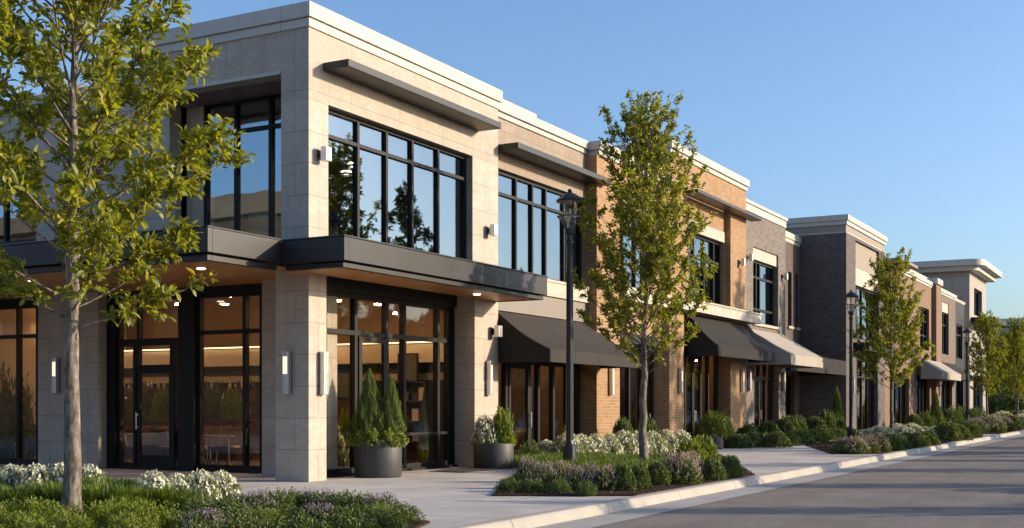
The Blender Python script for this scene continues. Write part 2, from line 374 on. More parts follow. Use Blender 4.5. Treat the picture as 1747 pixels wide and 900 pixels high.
def bed(name, poly):
    m = MB(); m.prism(poly, .001, .03)
    struct(m.build(name, M['soil']))
    # loose bark chips lying on the bed
    xs = [p[0] for p in poly]; ys = [p[1] for p in poly]; rng = np.random.default_rng(len(poly)*7 + int(abs(xs[0])*10))
    def inside(x, y):
        c = False
        for i in range(len(poly)):
            (x1, y1), (x2, y2) = poly[i], poly[i-1]
            if (y1 > y) != (y2 > y) and x < (x2-x1)*(y-y1)/(y2-y1)+x1: c = not c
        return c
    area = (max(xs)-min(xs))*(max(ys)-min(ys)); P = []
    for _ in range(int(min(9000, area*130))):
        q = (rng.uniform(min(xs), max(xs)), rng.uniform(min(ys), max(ys)))
        if inside(*q): P.append((*q, .028 + rng.uniform(0, .02)))
    P = np.array(P); D = rng.normal(size=P.shape); D[:, 2] *= .35; Nn = np.array([0, 0, 1]) + rng.normal(size=P.shape)*.5
    o = obj('mulch', leaf_mesh('mulch', P, D, Nn, rng.uniform(.03, .075, len(P)), .4, M['chips'], simple=True)); o['kind'] = 'stuff'
    return o

# ------------------------------------------------------------------ foliage
def unit(a): return a / np.maximum(np.linalg.norm(a, axis=1, keepdims=True), 1e-9)
def leaf_mesh(name, P, D, Nn, Ln, wr, mat, fold=.22, droop=.18, simple=False):
    D = unit(D); Sd = unit(np.cross(D, Nn)); U = np.cross(Sd, D); n = len(P)
    Ln = np.broadcast_to(Ln, (n,)).reshape(-1, 1); W = Ln*wr
    if simple:
        V = np.stack([P, P + D*Ln*.45 + Sd*W*.5 + U*W*fold, P + D*Ln - U*Ln*droop, P + D*Ln*.45 - Sd*W*.5 + U*W*fold], 1).reshape(-1, 3)
        T = (np.arange(n).reshape(-1, 1, 1)*4 + np.array([[0, 2, 1], [0, 3, 2]])).reshape(-1, 3)
    else:
        b = P; l1 = P + D*Ln*.38 + Sd*W*.42 + U*W*fold; l2 = P + D*Ln*.72 + Sd*W*.46 + U*W*fold*.7 - U*Ln*droop*.4
        t = P + D*Ln - U*Ln*droop; r2 = l2 - Sd*W*.92; r1 = l1 - Sd*W*.84
        m1 = P + D*Ln*.4; m2 = P + D*Ln*.72 - U*Ln*droop*.45
        V = np.stack([b, l1, l2, t, r2, r1, m1, m2], 1).reshape(-1, 3)
        F = np.array([[0,6,1],[1,6,7],[1,7,2],[2,7,3],[0,5,6],[6,5,4],[6,4,7],[7,4,3]])
        T = (np.arange(n).reshape(-1, 1, 1)*8 + F).reshape(-1, 3)
    return mesh_tri(name, V, T, mat)

def tree_parts(seed, H, cb, R, r0, nl, leafL, wr, mat, prof, dens=1.0, tuft=8, simple=False, e0=22, e1=62, tw=(.16, .42)):
    """trunk mesh (with limbs) and crown mesh of one broadleaf tree standing at the origin"""
    rng = np.random.default_rng(seed)
    zs = np.linspace(0, H*.97, 26); wx = np.cumsum(rng.normal(0, .016, 26)); wy = np.cumsum(rng.normal(0, .016, 26)); wx -= wx[0]; wy -= wy[0]
    lead = lambda z: np.array([np.interp(z, zs, wx), np.interp(z, zs, wy), z])
    rad = lambda z: r0*(max(0, 1-z/H))**1.15*(1+.45*math.exp(-z/.18)) + .005
    t = MB(); t.tube([lead(z) for z in zs], [rad(z) for z in zs], 12)
    P = []; D = []; NN = []; LL = []
    def leaves_on(a, d, ln, k):
        for _ in range(k):
            u = rng.uniform(.25, 1.0); q = a + d*ln*u + rng.normal(0, .02, 3)
            ld = d*.55 + rng.normal(0, .62, 3) + np.array([0, 0, .02])
            P.append(q); D.append(ld); NN.append(np.array([0, 0, 1]) + rng.normal(0, .65, 3)); LL.append(leafL*rng.uniform(.6, 1.15))
    for i in range(nl):
        tt = min(.985, max(0.0, (i + rng.uniform(.1, .9))/nl)); z = cb + (H*.95-cb)*tt**.92
        az = i*2.39996 + rng.normal(0, .35); reach = R*prof(tt)*rng.uniform(.72, 1.12)
        e = math.tan(R_(e0 + (e1-e0)*tt + rng.normal(0, 6))); s0 = lead(z); hd = np.array([math.cos(az), math.sin(az), 0])
        side = np.array([-hd[1], hd[0], 0])*rng.normal(0, .14)
        pt = lambda s: s0 + hd*reach*s + side*reach*s*s + np.array([0, 0, reach*min(e, 2.4)*(.75*s + .35*s*s)])
        ss = np.linspace(0, 1, 7); rb = min(rad(z)*.5, .006 + reach*.0045)
        t.tube([pt(s) for s in ss], [rb*(1-s)**.8 + .003 for s in ss], 6, cap=False)
        nt_ = max(3, int(reach*7.0*dens)); 
        for k in range(nt_):
            s = rng.uniform(.18, 1.0)**.8; a = pt(s); tan = pt(min(1, s+.05)) - pt(max(0, s-.05)); tan /= np.linalg.norm(tan) + 1e-9
            d = tan*.75 + rng.normal(0, .55, 3) + np.array([0, 0, .25]); d /= np.linalg.norm(d)
            ln = rng.uniform(*tw)*(.6 + .4*min(1, reach))
            t.tube([a, a + d*ln*.5, a + d*ln], [.006, .004, .002], 4, cap=False)
            leaves_on(a, d, ln, int(tuft*rng.uniform(.7, 1.3)))
        leaves_on(pt(.86), (pt(1)-pt(.86))/np.linalg.norm(pt(1)-pt(.86)), .35, tuft)
    top = lead(H*.9); leaves_on(top, np.array([0, 0, 1.]), H*.1, int(tuft*3.5))
    cm = leaf_mesh('crown', np.array(P), np.array(D), np.array(NN), np.array(LL), wr, mat, simple=simple)
    return t, cm
def make_tree(name, label, group, loc, parts, rz=0, sc=1, cat='tree'):
    r = thing(name, label, cat, loc, rz, group); t, cm = parts
    t.build('trunk', M['bark'], r); obj('crown', cm, r); r.scale = (sc,)*3; return r

def shrub_mesh(seed, n, leafL, wr, mat, lump=.18, inner=.45, flat=1.0, up=.3, simple=True):
    """unit mound: radius 1, height 1 (scaled per plant)"""
    rng = np.random.default_rng(seed)
    d = rng.normal(size=(n, 3)); d[:, 2] = np.abs(d[:, 2]) * 1.0; d = unit(d)
    a = np.arctan2(d[:, 1], d[:, 0]); ph = rng.uniform(0, 6.28, 6)
    lum = 1 + lump*(np.sin(3*a+ph[0])*np.sin(4*d[:, 2]*2+ph[1]) + .6*np.sin(7*a+ph[2]+3*d[:, 2]) + .5*np.sin(11*a+ph[3]-6*d[:, 2]))
    rr = lum*(1 - (1-inner)*rng.uniform(0, 1, n)**2.2)*.9
    P = d*rr[:, None]; P[:, 2] *= flat; P[:, 2] = np.maximum(P[:, 2], .03)
    D = d*.8 + rng.normal(0, .5, (n, 3)) + np.array([0, 0, up]); Nn = d + rng.normal(0, .6, (n, 3))
    return leaf_mesh('foliage', P, D, Nn, leafL*rng.uniform(.6, 1.2, n), wr, mat, simple=simple)
def cone_mesh(seed, n, leafL, wr, mat, pw=1.0):
    rng = np.random.default_rng(seed)
    u = 1 - np.sqrt(rng.uniform(0, 1, n)); a = rng.uniform(0, 2*PI, n)
    ph = rng.uniform(0, 6.28, 5)
    prof = np.minimum(1, .62 + u*2.6)*(1-u)**.82
    rr = prof*(1 + .16*np.sin(6*a+ph[0]+9*u) + .13*np.sin(9*a+ph[1]-14*u) + .1*np.sin(15*a+ph[2]+25*u))*(1-.5*rng.uniform(0, 1, n)**2.4)
    P = np.stack([rr*np.cos(a), rr*np.sin(a), .02 + u*.96], 1)
    D = np.stack([np.cos(a)*.55, np.sin(a)*.55, np.full(n, 1.0)], 1) + rng.normal(0, .28, (n, 3))
    Nn = np.stack([np.cos(a), np.sin(a), np.zeros(n)], 1) + rng.normal(0, .5, (n, 3))
    V = leaf_mesh('foliage', P, D, Nn, leafL*rng.uniform(.6, 1.2, n), wr, mat, simple=True); return V
def flower_mesh(seed, n, size, mat, spike=False):
    rng = np.random.default_rng(seed)
    d = rng.normal(size=(n, 3)); d[:, 2] = np.abs(d[:, 2])*1.5 + .25; d = unit(d)
    C0 = d*rng.uniform(.88, 1.1, (n, 1)); k = 7 if spike else 6
    P = []; D = []; Nn = []
    for c, dd in zip(C0, d):
        if spike:
            ax = unit((dd*.5 + np.array([0, 0, 1.0]) + rng.normal(0, .15, 3)).reshape(1, 3))[0]
            for j in range(k):
                P.append(c + ax*size*1.5*j/k*1.3); D.append(rng.normal(0, 1, 3) + ax*.6); Nn.append(ax)
        else:
            ax = unit((dd + rng.normal(0, .4, 3)).reshape(1, 3))[0]; e = unit(np.cross(ax, rng.normal(0, 1, 3)).reshape(1, 3))[0]; g = np.cross(ax, e)
            for j in range(k):
                th = 2*PI*j/k; P.append(c); D.append(e*math.cos(th) + g*math.sin(th) + ax*.35); Nn.append(ax)
    return leaf_mesh('blossoms', np.array(P), np.array(D), np.array(Nn), size*rng.uniform(.7, 1.2, len(P)), .62, mat, .1, .1, simple=True)
def blade_mesh(seed, n, mat, h=1.0, spread=1.0, w=.018, lean=.5, poly=None):
    rng = np.random.default_rng(seed)
    r = np.sqrt(rng.uniform(0, 1, n))*spread; a = rng.uniform(0, 2*PI, n)
    B = np.stack([r*np.cos(a), r*np.sin(a), np.zeros(n)], 1) if poly is None else poly
    a2 = a + rng.normal(0, .8, n); ln = lean*rng.uniform(.2, 1, n); hh = h*rng.uniform(.6, 1.1, n)
    o = np.stack([np.cos(a2), np.sin(a2), np.zeros(n)], 1)*ln[:, None]*h; sd = np.stack([-np.sin(a2), np.cos(a2), np.zeros(n)], 1)*w
    up = np.zeros((n, 3)); up[:, 2] = hh
    m1 = B + o*.25 + up*.55; m2 = B + o*.62 + up*.9; tp = B + o*1.1 + up*.98
    V = np.stack([B - sd*.5, B + sd*.5, m1 + sd*.5, m1 - sd*.5, m2 + sd*.36, m2 - sd*.36, tp], 1).reshape(-1, 3)
    F = np.array([[0,1,2],[0,2,3],[3,2,4],[3,4,5],[5,4,6]])
    return mesh_tri('blades', V, (np.arange(n).reshape(-1, 1, 1)*7 + F).reshape(-1, 3), mat)

SH = {}
def kind(key, name, foliage, blossoms=None, cat='shrub'):
    SH[key] = (name, foliage, blossoms, cat)
kind('ball', 'round_shrub', shrub_mesh(1, 2600, .15, .5, M['box'], .07, .7, 1.0))
kind('ball2', 'round_shrub', shrub_mesh(2, 2600, .15, .5, M['box'], .1, .65, 1.0))
kind('low', 'low_shrub', shrub_mesh(3, 3000, .14, .4, M['box'], .2, .4, 1.0, .5))
kind('low2', 'low_shrub', shrub_mesh(4, 3000, .13, .42, M['lime'], .2, .4, 1.0, .5))
kind('loose', 'leafy_shrub', shrub_mesh(5, 1500, .26, .36, M['lime'], .2, .3, 1.0, .5))
kind('white', 'white_flowering_plant', shrub_mesh(6, 2200, .22, .32, M['silver'], .15, .35, .92, .5), flower_mesh(7, 300, .085, M['white']), 'flowering plant')
kind('white2', 'white_flowering_plant', shrub_mesh(16, 2200, .22, .32, M['silver'], .18, .35, .92, .5), flower_mesh(17, 320, .08, M['white']), 'flowering plant')
kind('purple', 'purple_flowering_plant', shrub_mesh(8, 2600, .16, .35, M['box'], .2, .35, .9, .5), flower_mesh(9, 170, .07, M['purple'], True), 'flowering plant')
kind('pink', 'pink_flowering_plant', shrub_mesh(10, 2600, .16, .4, M['box'], .15, .4, .95, .5), flower_mesh(11, 260, .07, M['pink'], True), 'flowering plant')
kind('cone', 'conical_evergreen', cone_mesh(12, 6500, .1, .32, M['conifer']), None, 'evergreen')
kind('cone2', 'conical_evergreen', cone_mesh(13, 6500, .1, .32, M['conifer']), None, 'evergreen')
kind('grass', 'grass_clump', blade_mesh(14, 480, M['grass'], 1.0, .75, .045, .75), None, 'grass clump')
kind('trail', 'trailing_plant', shrub_mesh(15, 900, .26, .6, M['lime'], .25, .4, .9, .1), None, 'trailing plant')
def plant(key, label, x, y, w, h, group=None, z=.02):
    name, fo, bl, cat = SH[key]
    o = obj(name, fo); tag(o, label, cat, group); o.location = (x, y, z); o.rotation_euler = (0, 0, random.uniform(0, 6.28))
    o.scale = (w/2*random.uniform(.94, 1.08), w/2*random.uniform(.94, 1.08), h)
    if bl is not None: obj('blossoms', bl, o)
    return o


# ------------------------------------------------------------------ building parts
def window(par, org, axis, plane, u0, u1, z0, z1, us=(), zs=(), fw=.07, fd=.13, glass='glass_up', name='window', mat='metal', seed=0):
    rng = random.Random(seed + int(abs(u0*100)) + int(z0*10))
    m = MB()
    def bx(a, b, c, d, inset=0):
        if axis == 'X': m.box(plane-fd, plane-inset, a, b, c, d)
        else: m.box(a, b, plane+inset, plane+fd, c, d)
    bx(u0, u0+fw, z0, z1); bx(u1-fw, u1, z0, z1)
    bx(u0+fw, u1-fw, z0, z0+fw, .003); bx(u0+fw, u1-fw, z1-fw, z1, .003)
    cu = sorted([u0+fw/2] + list(us) + [u1-fw/2])
    for u in us: bx(u-fw/2, u+fw/2, z0+fw, z1-fw, .005)
    cz = sorted([z0+fw/2] + list(zs) + [z1-fw/2])
    for z in zs:
        for a, b in zip(cu[:-1], cu[1:]): bx(a+fw/2, b-fw/2, z-fw/2, z+fw/2, .009)
    w = m.build(name, M[mat], par, org)
    g = MB()
    for a, b in zip(cu[:-1], cu[1:]):
        for c, d in zip(cz[:-1], cz[1:]):
            j = [rng.uniform(-.0022, .0022) for _ in range(4)]
            q = [(a, c, j[0]), (b, c, j[1]), (b, d, j[2]), (a, d, j[3])]
            if axis == 'X':
                f = [(plane-.07+e, u, z) for u, z, e in q]; k = [(plane-.082+e, u, z) for u, z, e in q]
            else:
                f = [(u, plane+.07+e, z) for u, z, e in q]; k = [(u, plane+.082+e, z) for u, z, e in q]
            g.add(f + k, [(0,1,2,3), (7,6,5,4), (0,4,5,1), (1,5,6,2), (2,6,7,3), (3,7,4,0)])
    g.build('glass', M[glass], w, org)
    return w
def door(par, org, axis, plane, u0, u1, z0, z1, leaves=1, handle_at=1, fw=.11, glass='glass_dn'):
    for i in range(leaves):
        a = u0 + (u1-u0)*i/leaves; b = u0 + (u1-u0)*(i+1)/leaves; a += .006; b -= .006
        m = MB()
        def bx(mm, p, q, c, d, i0=0.0, i1=.06):
            if axis == 'X': mm.box(plane-i1, plane-i0, p, q, c, d)
            else: mm.box(p, q, plane+i0, plane+i1, c, d)
        bx(m, a, a+fw, z0, z1); bx(m, b-fw, b, z0, z1); bx(m, a+fw, b-fw, z0, z0+.26, .003); bx(m, a+fw, b-fw, z1-fw, z1, .003)
        d_ = m.build('door', M['metal'], par, org)
        g = MB(); bx(g, a+fw, b-fw, z0+.26, z1-fw, .025, .035); g.build('glass', M[glass], d_, org)
        h = MB(); hu = (b-fw*.5) if (handle_at == 1) == (i == 0 or leaves == 1) else (a+fw*.5)
        if axis == 'X': h.tube([(plane+.07, hu, z0+.85), (plane+.07, hu, z0+1.25)], .014, 8); h.box(plane+.002, plane+.07, hu-.01, hu+.01, z0+.9, z0+.92); h.box(plane+.002, plane+.07, hu-.01, hu+.01, z0+1.18, z0+1.2)
        else: h.tube([(hu, plane-.07, z0+.85), (hu, plane-.07, z0+1.25)], .014, 8); h.box(hu-.01, hu+.01, plane-.07, plane-.002, z0+.9, z0+.92); h.box(hu-.01, hu+.01, plane-.07, plane-.002, z0+1.18, z0+1.2)
        h.build('handle', M['alu'], d_, org)
def awning(par, org, y0, y1, x0, proj, zt, zf, val, mat, sag=.1):
    ss = [i/10 for i in range(11)]
    top = [(x0 + proj*s, zt + (zf-zt)*s - sag*math.sin(PI*s)) for s in ss]
    und = [(x-.012, z-.03) for x, z in top][::-1]
    m = MB(); m.profY((top + und), y0, y1)
    for ya in (y0, y1):
        poly = [(x, z-.006) for x, z in top] + [(x0+proj-.004, zf-val+.004), (x0, zf-val+.004)]
        m.profY(poly, ya-.012, ya+.012)
    a = m.build('awning', M[mat], par, org)
    v = MB(); n = max(2, int((y1-y0)/1.3)); 
    for i in range(n):
        ya, yb = y0+.013+(y1-y0-.026)*i/n, y0+.013+(y1-y0-.026)*(i+1)/n
        v.box(x0+proj-.02, x0+proj+.006, ya+.004, yb-.004, zf-val, zf-.008)
    v.build('valance', M[mat], a, org)
    f = MB()
    for ya in (y0+.05, (y0+y1)/2, y1-.05):
        f.tube([(x0+.02, ya, zf-val*.6), (x0+proj-.04, ya, zf-val*.6)], .016, 6); f.tube([(x0+.03, ya, zt-.3), (x0+proj-.05, ya, zf-.1)], .016, 6)
    f.build('awning_frame', M['black'], a, org)
    return a
def sunshade(par, org, y0, y1, x0, proj, z, h=.16, mat='canopy'):
    m = MB(); m.box(x0+.004, x0+proj, y0, y1, z-h, z)
    s = m.build('sunshade', M[mat], par, org, .012)
    return s
def cornice(par, org, x0, x1, y0, y1, z, h, p=.12, name='cornice', mat='cornice', back=True, h2=.38):
    m = MB(); zs = z + h*h2
    m.box(x0, x1+p*.42, y0-p*.42, y1+p*.42, z, zs-.012)
    m.box(x0+.01, x1+p*.3, y0-p*.3, y1+p*.3, zs-.012, zs)
    m.box(x0-.01, x1+p, y0-p, y1+p, zs, z+h)
    return m.build(name, M[mat], par, org, .012)
def room(par, org, x0, x1, y0, y1, z0, z1, mats, name='interior', open_y=False):
    m = MB()
    m.add([(x0,y0,z0),(x1,y0,z0),(x1,y1,z0),(x0,y1,z0)], [(0,1,2,3)], 1)
    m.add([(x0,y0,z1),(x1,y0,z1),(x1,y1,z1),(x0,y1,z1)], [(3,2,1,0)], 0)
    m.add([(x0,y0,z0),(x0,y1,z0),(x0,y1,z1),(x0,y0,z1)], [(0,1,2,3)], 0)
    m.add([(x0,y1,z0),(x1,y1,z0),(x1,y1,z1),(x0,y1,z1)], [(0,1,2,3)], 0)
    if not open_y: m.add([(x0,y0,z0),(x1,y0,z0),(x1,y0,z1),(x0,y0,z1)], [(3,2,1,0)], 0)
    return m.build(name, mats, par, org)
def strip_lights(par, org, spots, ln=1.4, axis='Y', mat='warm_soft'):
    for x, y, z in spots:
        m = MB()
        if axis == 'Y': m.box(x-.07, x+.07, y-ln/2, y+ln/2, z-.05, z)
        else: m.box(x-ln/2, x+ln/2, y-.07, y+.07, z-.05, z)
        m.build('ceiling_light', M[mat], par, org)
def shelving(par, org, x, y0, y1, seed):
    rng = random.Random(seed); m = MB(); n = int((y1-y0)/1.1)
    for k in range(n+1): yy = y0 + (y1-y0)*k/n; m.box(x-.3, x, yy-.02, yy+.02, .04, 2.5)
    for z in (.1, .6, 1.1, 1.6, 2.1, 2.48): m.box(x-.298, x-.002, y0+.02, y1-.02, z-.02, z+.02)
    sh_ = m.build('shelving', M['furn'], par, org)
    g = MB()
    for z in (.122, .622, 1.122, 1.622, 2.122):
        y = y0 + .08
        while y < y1 - .25:
            w = rng.uniform(.06, .2)
            if rng.random() < .75: g.box(x-.26, x-.06-rng.uniform(0, .08), y, y+w, z, z+rng.uniform(.1, .33), rng.choice([0, 0, 1, 2, 3]))
            y += w + rng.uniform(.02, .16)
    st = g.build('stock', [M['pot'], M['paper'], M['leather'], M['band']], sh_, org); st['kind'] = 'stuff'
    m = MB(); m.box(-1.9 if x > -3 else x+1.1, (-1.9 if x > -3 else x+1.1)+.6, (y0+y1)/2-.9, (y0+y1)/2+.9, .04, .95); m.build('counter', M['furn'], par, org)
def spots(par, org, x0, x1, y0, y1, z, n, seed):
    rng = random.Random(seed)
    for i in range(n):
        x, y = rng.uniform(x0, x1), y0 + (y1-y0)*(i+.5)/n; d = rng.choice([.02, .35, .6])
        m = MB(); m.lathe([(0, -d-.01), (.055, -d-.01), (.03, -d+.05), (0, -d+.05)], 10, (x, y, z)); m.build('ceiling_light', M['warm'], par, org)
def shell(m, x0, y0, y1, z1, th=.35, xf=0, mi=0, ys=True, ye=True):     # back and party walls behind a street front
    m.box(x0, x0+th, y0+.002, y1-.002, 0, z1, mi)
    if ys: m.box(x0+th, xf-.352, y0+.002, y0+th, 0, z1, mi)
    if ye: m.box(x0+th, xf-.352, y1-th, y1-.002, 0, z1, mi)

# ================================================================== 1. corner building
O = (0, 0, 0)
b1 = thing('corner_shop_building', 'pale limestone two-storey corner shop building wrapped by a dark flat canopy', 'building', O)
m = MB()
opX = [(.62, 6.25, 4.72, 7.45), (.56, 6.35, -.1, 4.14)]
m.wall('X', 0, 0, 7.5, 0, 7.46, .35, opX, 0); m.wall('X', 0, 0, 7.5, 7.46, 8.83, .35, [], 1)
opY = [(-4.6, -.68, 4.4, 8.07), (-20, -.82, -.1, 4.4)]
m.wall('Y', 0, -4.5, -.352, 0, 7.46, .35, opY, 0); m.wall('Y', 0, -4.5, -.352, 7.46, 8.83, .35, opY, 1)
m.build('wall', [M['stone'], M['frieze']], b1)
m = MB(); m.box(-4.5, -4.005, 1.4, 1.75, 4.5, 8.066, 0); m.build('recessed_wall', M['stone'], b1)
m = MB(); m.box(-4.5, -4.15, 1.752, 7.49, 4.5, 8.83, 0); m.build('side_wall', M['stone'], b1)
m = MB(); m.box(-4.5, -4.15, .352, 1.75, 8.07, 8.82, 0); m.build('overhang', M['stone'], b1)
m = MB(); m.box(-4.148, -.36, 7.2, 7.49, 4.4, 8.82, 0); m.build('party_wall', M['stone'], b1)
xs = XY(447, 1.4)
m = MB(); m.box(xs, -.66, 1.4, 1.79, 0, 4.36, 0); m.build('stone_pier', M['stone'], b1)
m = MB(); m.box(XY(65, 1.5), XY(167, 1.5), 1.5, 1.95, 0, 4.36, 0); m.build('stone_pier', M['stone'], b1)
m = MB(); m.box(-.78, -.352, 6.352, 6.7, 0, 4.138, 0); m.build('stone_return', M['stone'], b1)

m = MB(); m.box(-4.49, -.36, .354, 1.6, 8.072, 8.2); m.build('window_soffit', M['fascia'], b1)
m = MB(); m.box(-4.5, -.684, -.012, .34, 8.0, 8.068); m.build('window_head_trim', M['cornice'], b1)
cornice(b1, O, -4.5, 0, 0, 7.5, 8.83, .47, .085)
window(b1, O, 'X', -.17, .62, 6.25, 4.72, 7.45, [1.88, 2.92, 3.93, 5.01], [6.9], .075)
u = [XY(p, 1.4) for p in (401, 460)]
window(b1, O, 'Y', 1.4, -4.0, -.7, 4.72, 8.07, [u[0], u[1], -1.3], [7.42], .075)
m = MB(); m.box(.003-.18, .03, .63, 6.24, 4.64, 4.715); m.build('window_sill', M['metal'], b1)
sunshade(b1, O, .45, 6.55, 0, .62, 8.24, .15)
room(b1, O, -4.1, -.4, 1.62, 7.19, 4.62, 8.3, [M['int_dim'], M['int_floor']], 'upper_interior', True)
# canopy
m = MB()
m.box(-20, -.07, -2.72, -2.6, 4.17, 4.6); m.box(-.19, -.07, -2.598, -.742, 4.17, 4.6)
m.box(-20, -.192, -2.6, 0-.004, 4.5, 4.585)
m.box(-20, -.68-.004, 0, 1.38, 4.5, 4.585)
m.box(-.068, 1.4, -.74, -.62, 4.15, 4.58); m.box(1.28, 1.4, -.618, 7.44, 4.15, 4.58); m.box(.004, 1.278, 7.32, 7.438, 4.15, 4.58)
m.box(.004, 1.278, -.618, 7.318, 4.5, 4.57); m.box(-.19, .002, -.618, -.004, 4.4, 4.57)
# reveal and lower edge band
m.box(-20, -.17, -2.62, -2.5, 4.04, 4.14); m.box(-.29, -.17, -2.498, -.745, 4.04, 4.14)
m.box(-.05, 1.3, -.64, -.52, 4.035, 4.13); m.box(1.18, 1.3, -.518, 7.42, 4.035, 4.13); m.box(.01, 1.178, 7.3, 7.418, 4.035, 4.13)
# thin top trim
m.box(-20, -.055, -2.735, -2.58, 4.602, 4.63); m.box(-.2, -.055, -2.578, -.755, 4.602, 4.63)
m.box(-.05, 1.415, -.755, -.6, 4.585, 4.615); m.box(1.26, 1.415, -.598, 7.455, 4.585, 4.615)
cp = m.build('canopy', M['canopy'], b1, O, .006)
m = MB(); m.box(-20, -.3, -2.49, 1.78, 4.14, 4.17); m.box(-.28, 1.17, -.5, .0-.006, 4.05, 4.075); m.box(.006, 1.17, -.004, 7.28, 4.05, 4.075)
sf = m.build('soffit', M['wood'], cp, O)
px_ = [(XY(343, -1.0), -1.0, 4.14), (-6.6, -1.0, 4.14), (-10.4, -1.0, 4.14), (.62, 5.4, 4.05)]
for x, y, z in px_:
    m = MB(); m.lathe([(.0, -.008), (.06, -.008), (.08, -.012), (.08, 0)], 20, (x, y, z)); m.build('downlight', M['down'], cp, O)
# right-hand shopfront (towards the street)
m = MB(); m.box(-.7, -.5, .56, 6.35, 3.86, 4.138); m.box(-.72, -.48, 1.2, 6.349, .0, .06); m.box(-.7, -.56, 6.2, 6.349, .06, 3.858)
m.build('shopfront_beam', M['metal'], b1, O)
window(b1, O, 'X', -.58, .57, 6.2, .06, 3.86, [1.3, 2.36, 3.53, 4.23, 5.67], [3.03], .1, .14, 'glass_dn', 'shopfront')
m = MB(); m.box(-.68, -.585, 4.285, 5.615, .8, .86); m.box(-.68, -.585, 5.725, 6.145, .8, .86); m.build('mid_rail', M['metal'], b1, O)
door(b1, O, 'X', -.56, 2.43, 3.47, .065, 2.95)
# entrance front (facing the planting bed)
ux = lambda p: XY(p, 1.8)
m = MB(); m.box(-20, ux(447), 1.78, 1.98, 3.98, 4.36); m.box(ux(308), ux(335), 1.72, 1.99, .0, 3.978); m.box(-20, ux(447), 1.76, 2.0, 0, .07); m.box(ux(180), ux(199), 1.76, 1.99, .07, 3.978)
m.build('shopfront_beam', M['metal'], b1, O)
window(b1, O, 'Y', 1.82, ux(335)+.002, ux(447), .07, 3.98, [ux(415)], [3.12], .09, .13, 'glass_dn', 'shopfront')
window(b1, O, 'Y', 1.82, ux(199)+.002, ux(308)-.002, 2.95, 3.98, [ux(234)], [], .08, .13, 'glass_dn', 'shopfront')
window(b1, O, 'Y', 1.82, ux(199)+.002, ux(230), .07, 2.948, [], [], .08, .13, 'glass_dn', 'shopfront')
window(b1, O, 'Y', 1.82, ux(293), ux(308)-.002, .07, 2.948, [], [], .05, .13, 'glass_dn', 'shopfront')
window(b1, O, 'Y', 1.82, ux(230)+.004, ux(293)-.004, 2.34, 2.948, [], [], .08, .13, 'glass_dn', 'shopfront')
door(b1, O, 'Y', 1.84, ux(230)+.01, ux(293)-.01, .075, 2.335, 1, 0)
window(b1, O, 'Y', 1.82, -19.5, ux(65)-.02, .07, 3.98, [-17.5, -15.6, -13.6, ux(-14), ux(28)], [3.2], .09, .13, 'glass_dn', 'shopfront')
room(b1, O, -18, -.72, 1.99, 7.4, .03, 4.34, [M['int_wall'], M['int_floor']], 'interior', True)
m = MB(); m.box(-18, -.8, 6.5, 7.395, 2.55, 3.0, 0); m.box(-18, -.8, 6.9, 7.394, 2.12, 2.3, 0); m.box(-17.9, -.9, 6.86, 7.39, 2.302, 2.548, 1); m.box(-13, -12.6, 2.4, 7.38, .03, 4.3, 0)
m.build('bulkhead', [M['band'], M['furn']], b1, O)
m = MB(); m.box(-17.5, -1, 6.42, 6.47, 3.03, 3.06); m.build('cove_light', M['cove'], b1, O)

spots(b1, O, -11, -1.2, 3.2, 6.0, 4.32, 11, 21)
# ------------------------------------------------------------------ 2. lower stone wing
bw = thing('stone_wing_building', 'lower grey stone wing half hidden behind the nearest street tree', 'building', (-12, .9, 0))
WO = (-12, .9, 0)
m = MB(); m.wall('Y', .9, -26, -4.52, 4.62, 8.4, .35, [(-13.4, -8.75, 5.35, 7.3), (-22, -16, 5.35, 7.3)]); m.box(-26, -4.52, 11, 11.4, 0, 8.4); m.box(-26, -25.6, 1.252, 11, 0, 8.4)
m.build('wall', [M['stone']], bw, WO)
cornice(bw, WO, -26, -4.66, .9, 11.4, 8.4, .34, .1)
window(bw, WO, 'Y', 1.02, -13.4, -8.75, 5.35, 7.3, [-12.3, -11.2, -10.0], [6.8], .08)
window(bw, WO, 'Y', 1.02, -22, -16, 5.35, 7.3, [-20.5, -19, -17.5], [6.8], .08)
room(bw, WO, -25, -4.9, 1.3, 8, 4.7, 8.3, [M['int_dim'], M['int_floor']], 'upper_interior', True)

# ------------------------------------------------------------------ 3. taupe stone front
b2 = thing('taupe_shop_building', 'taupe stone shop front with a dark brown awning beside the corner building', 'building', (-.12, 7.5, 0))
O2 = (-.12, 7.5, 0)
m = MB(); m.wall('X', -.12, 7.502, 12.84, 7.43, 8.7, .35, []); shell(m, -9, 7.5, 12.84, 8.7, .3, -.5, ye=False)
m.build('wall', M['taupe'], b2, O2)
cornice(b2, O2, -9, -.12, 7.64, 12.75, 8.7, .36, .11)
m = MB(); m.box(-6, -.02, 7.66, 9.62, 9.062, 9.16); m.build('raised_coping', M['cornice'], b2, O2, .01)
window(b2, O2, 'X', -.24, 7.502, 12.83, 4.87, 7.42, [8.91, 9.82, 10.6, 11.73], [6.85], .075)
m = MB(); m.box(-.4, .0, 7.51, 12.83, 4.42, 4.8); m.box(-.4, .03, 7.505, 12.835, 4.802, 4.868); m.build('sill_band', M['pale'], b2, O2)
m = MB(); m.box(-.46, -.07, 7.505, 12.835, 3.86, 4.418); m.build('fascia_panel', M['fascia'], b2, O2)
sunshade(b2, O2, 7.56, 13.3, -.12, .66, 7.98, .15)
awning(b2, O2, 7.56, 13.15, -.08, 1.5, 3.84, 2.86, .32, 'fab_brown')
window(b2, O2, 'X', -.3, 7.52, 12.83, .04, 3.3, [8.5, 9.8, 10.3, 11.2, 12.1], [2.62], .12, .14, 'glass_dn', 'shopfront')
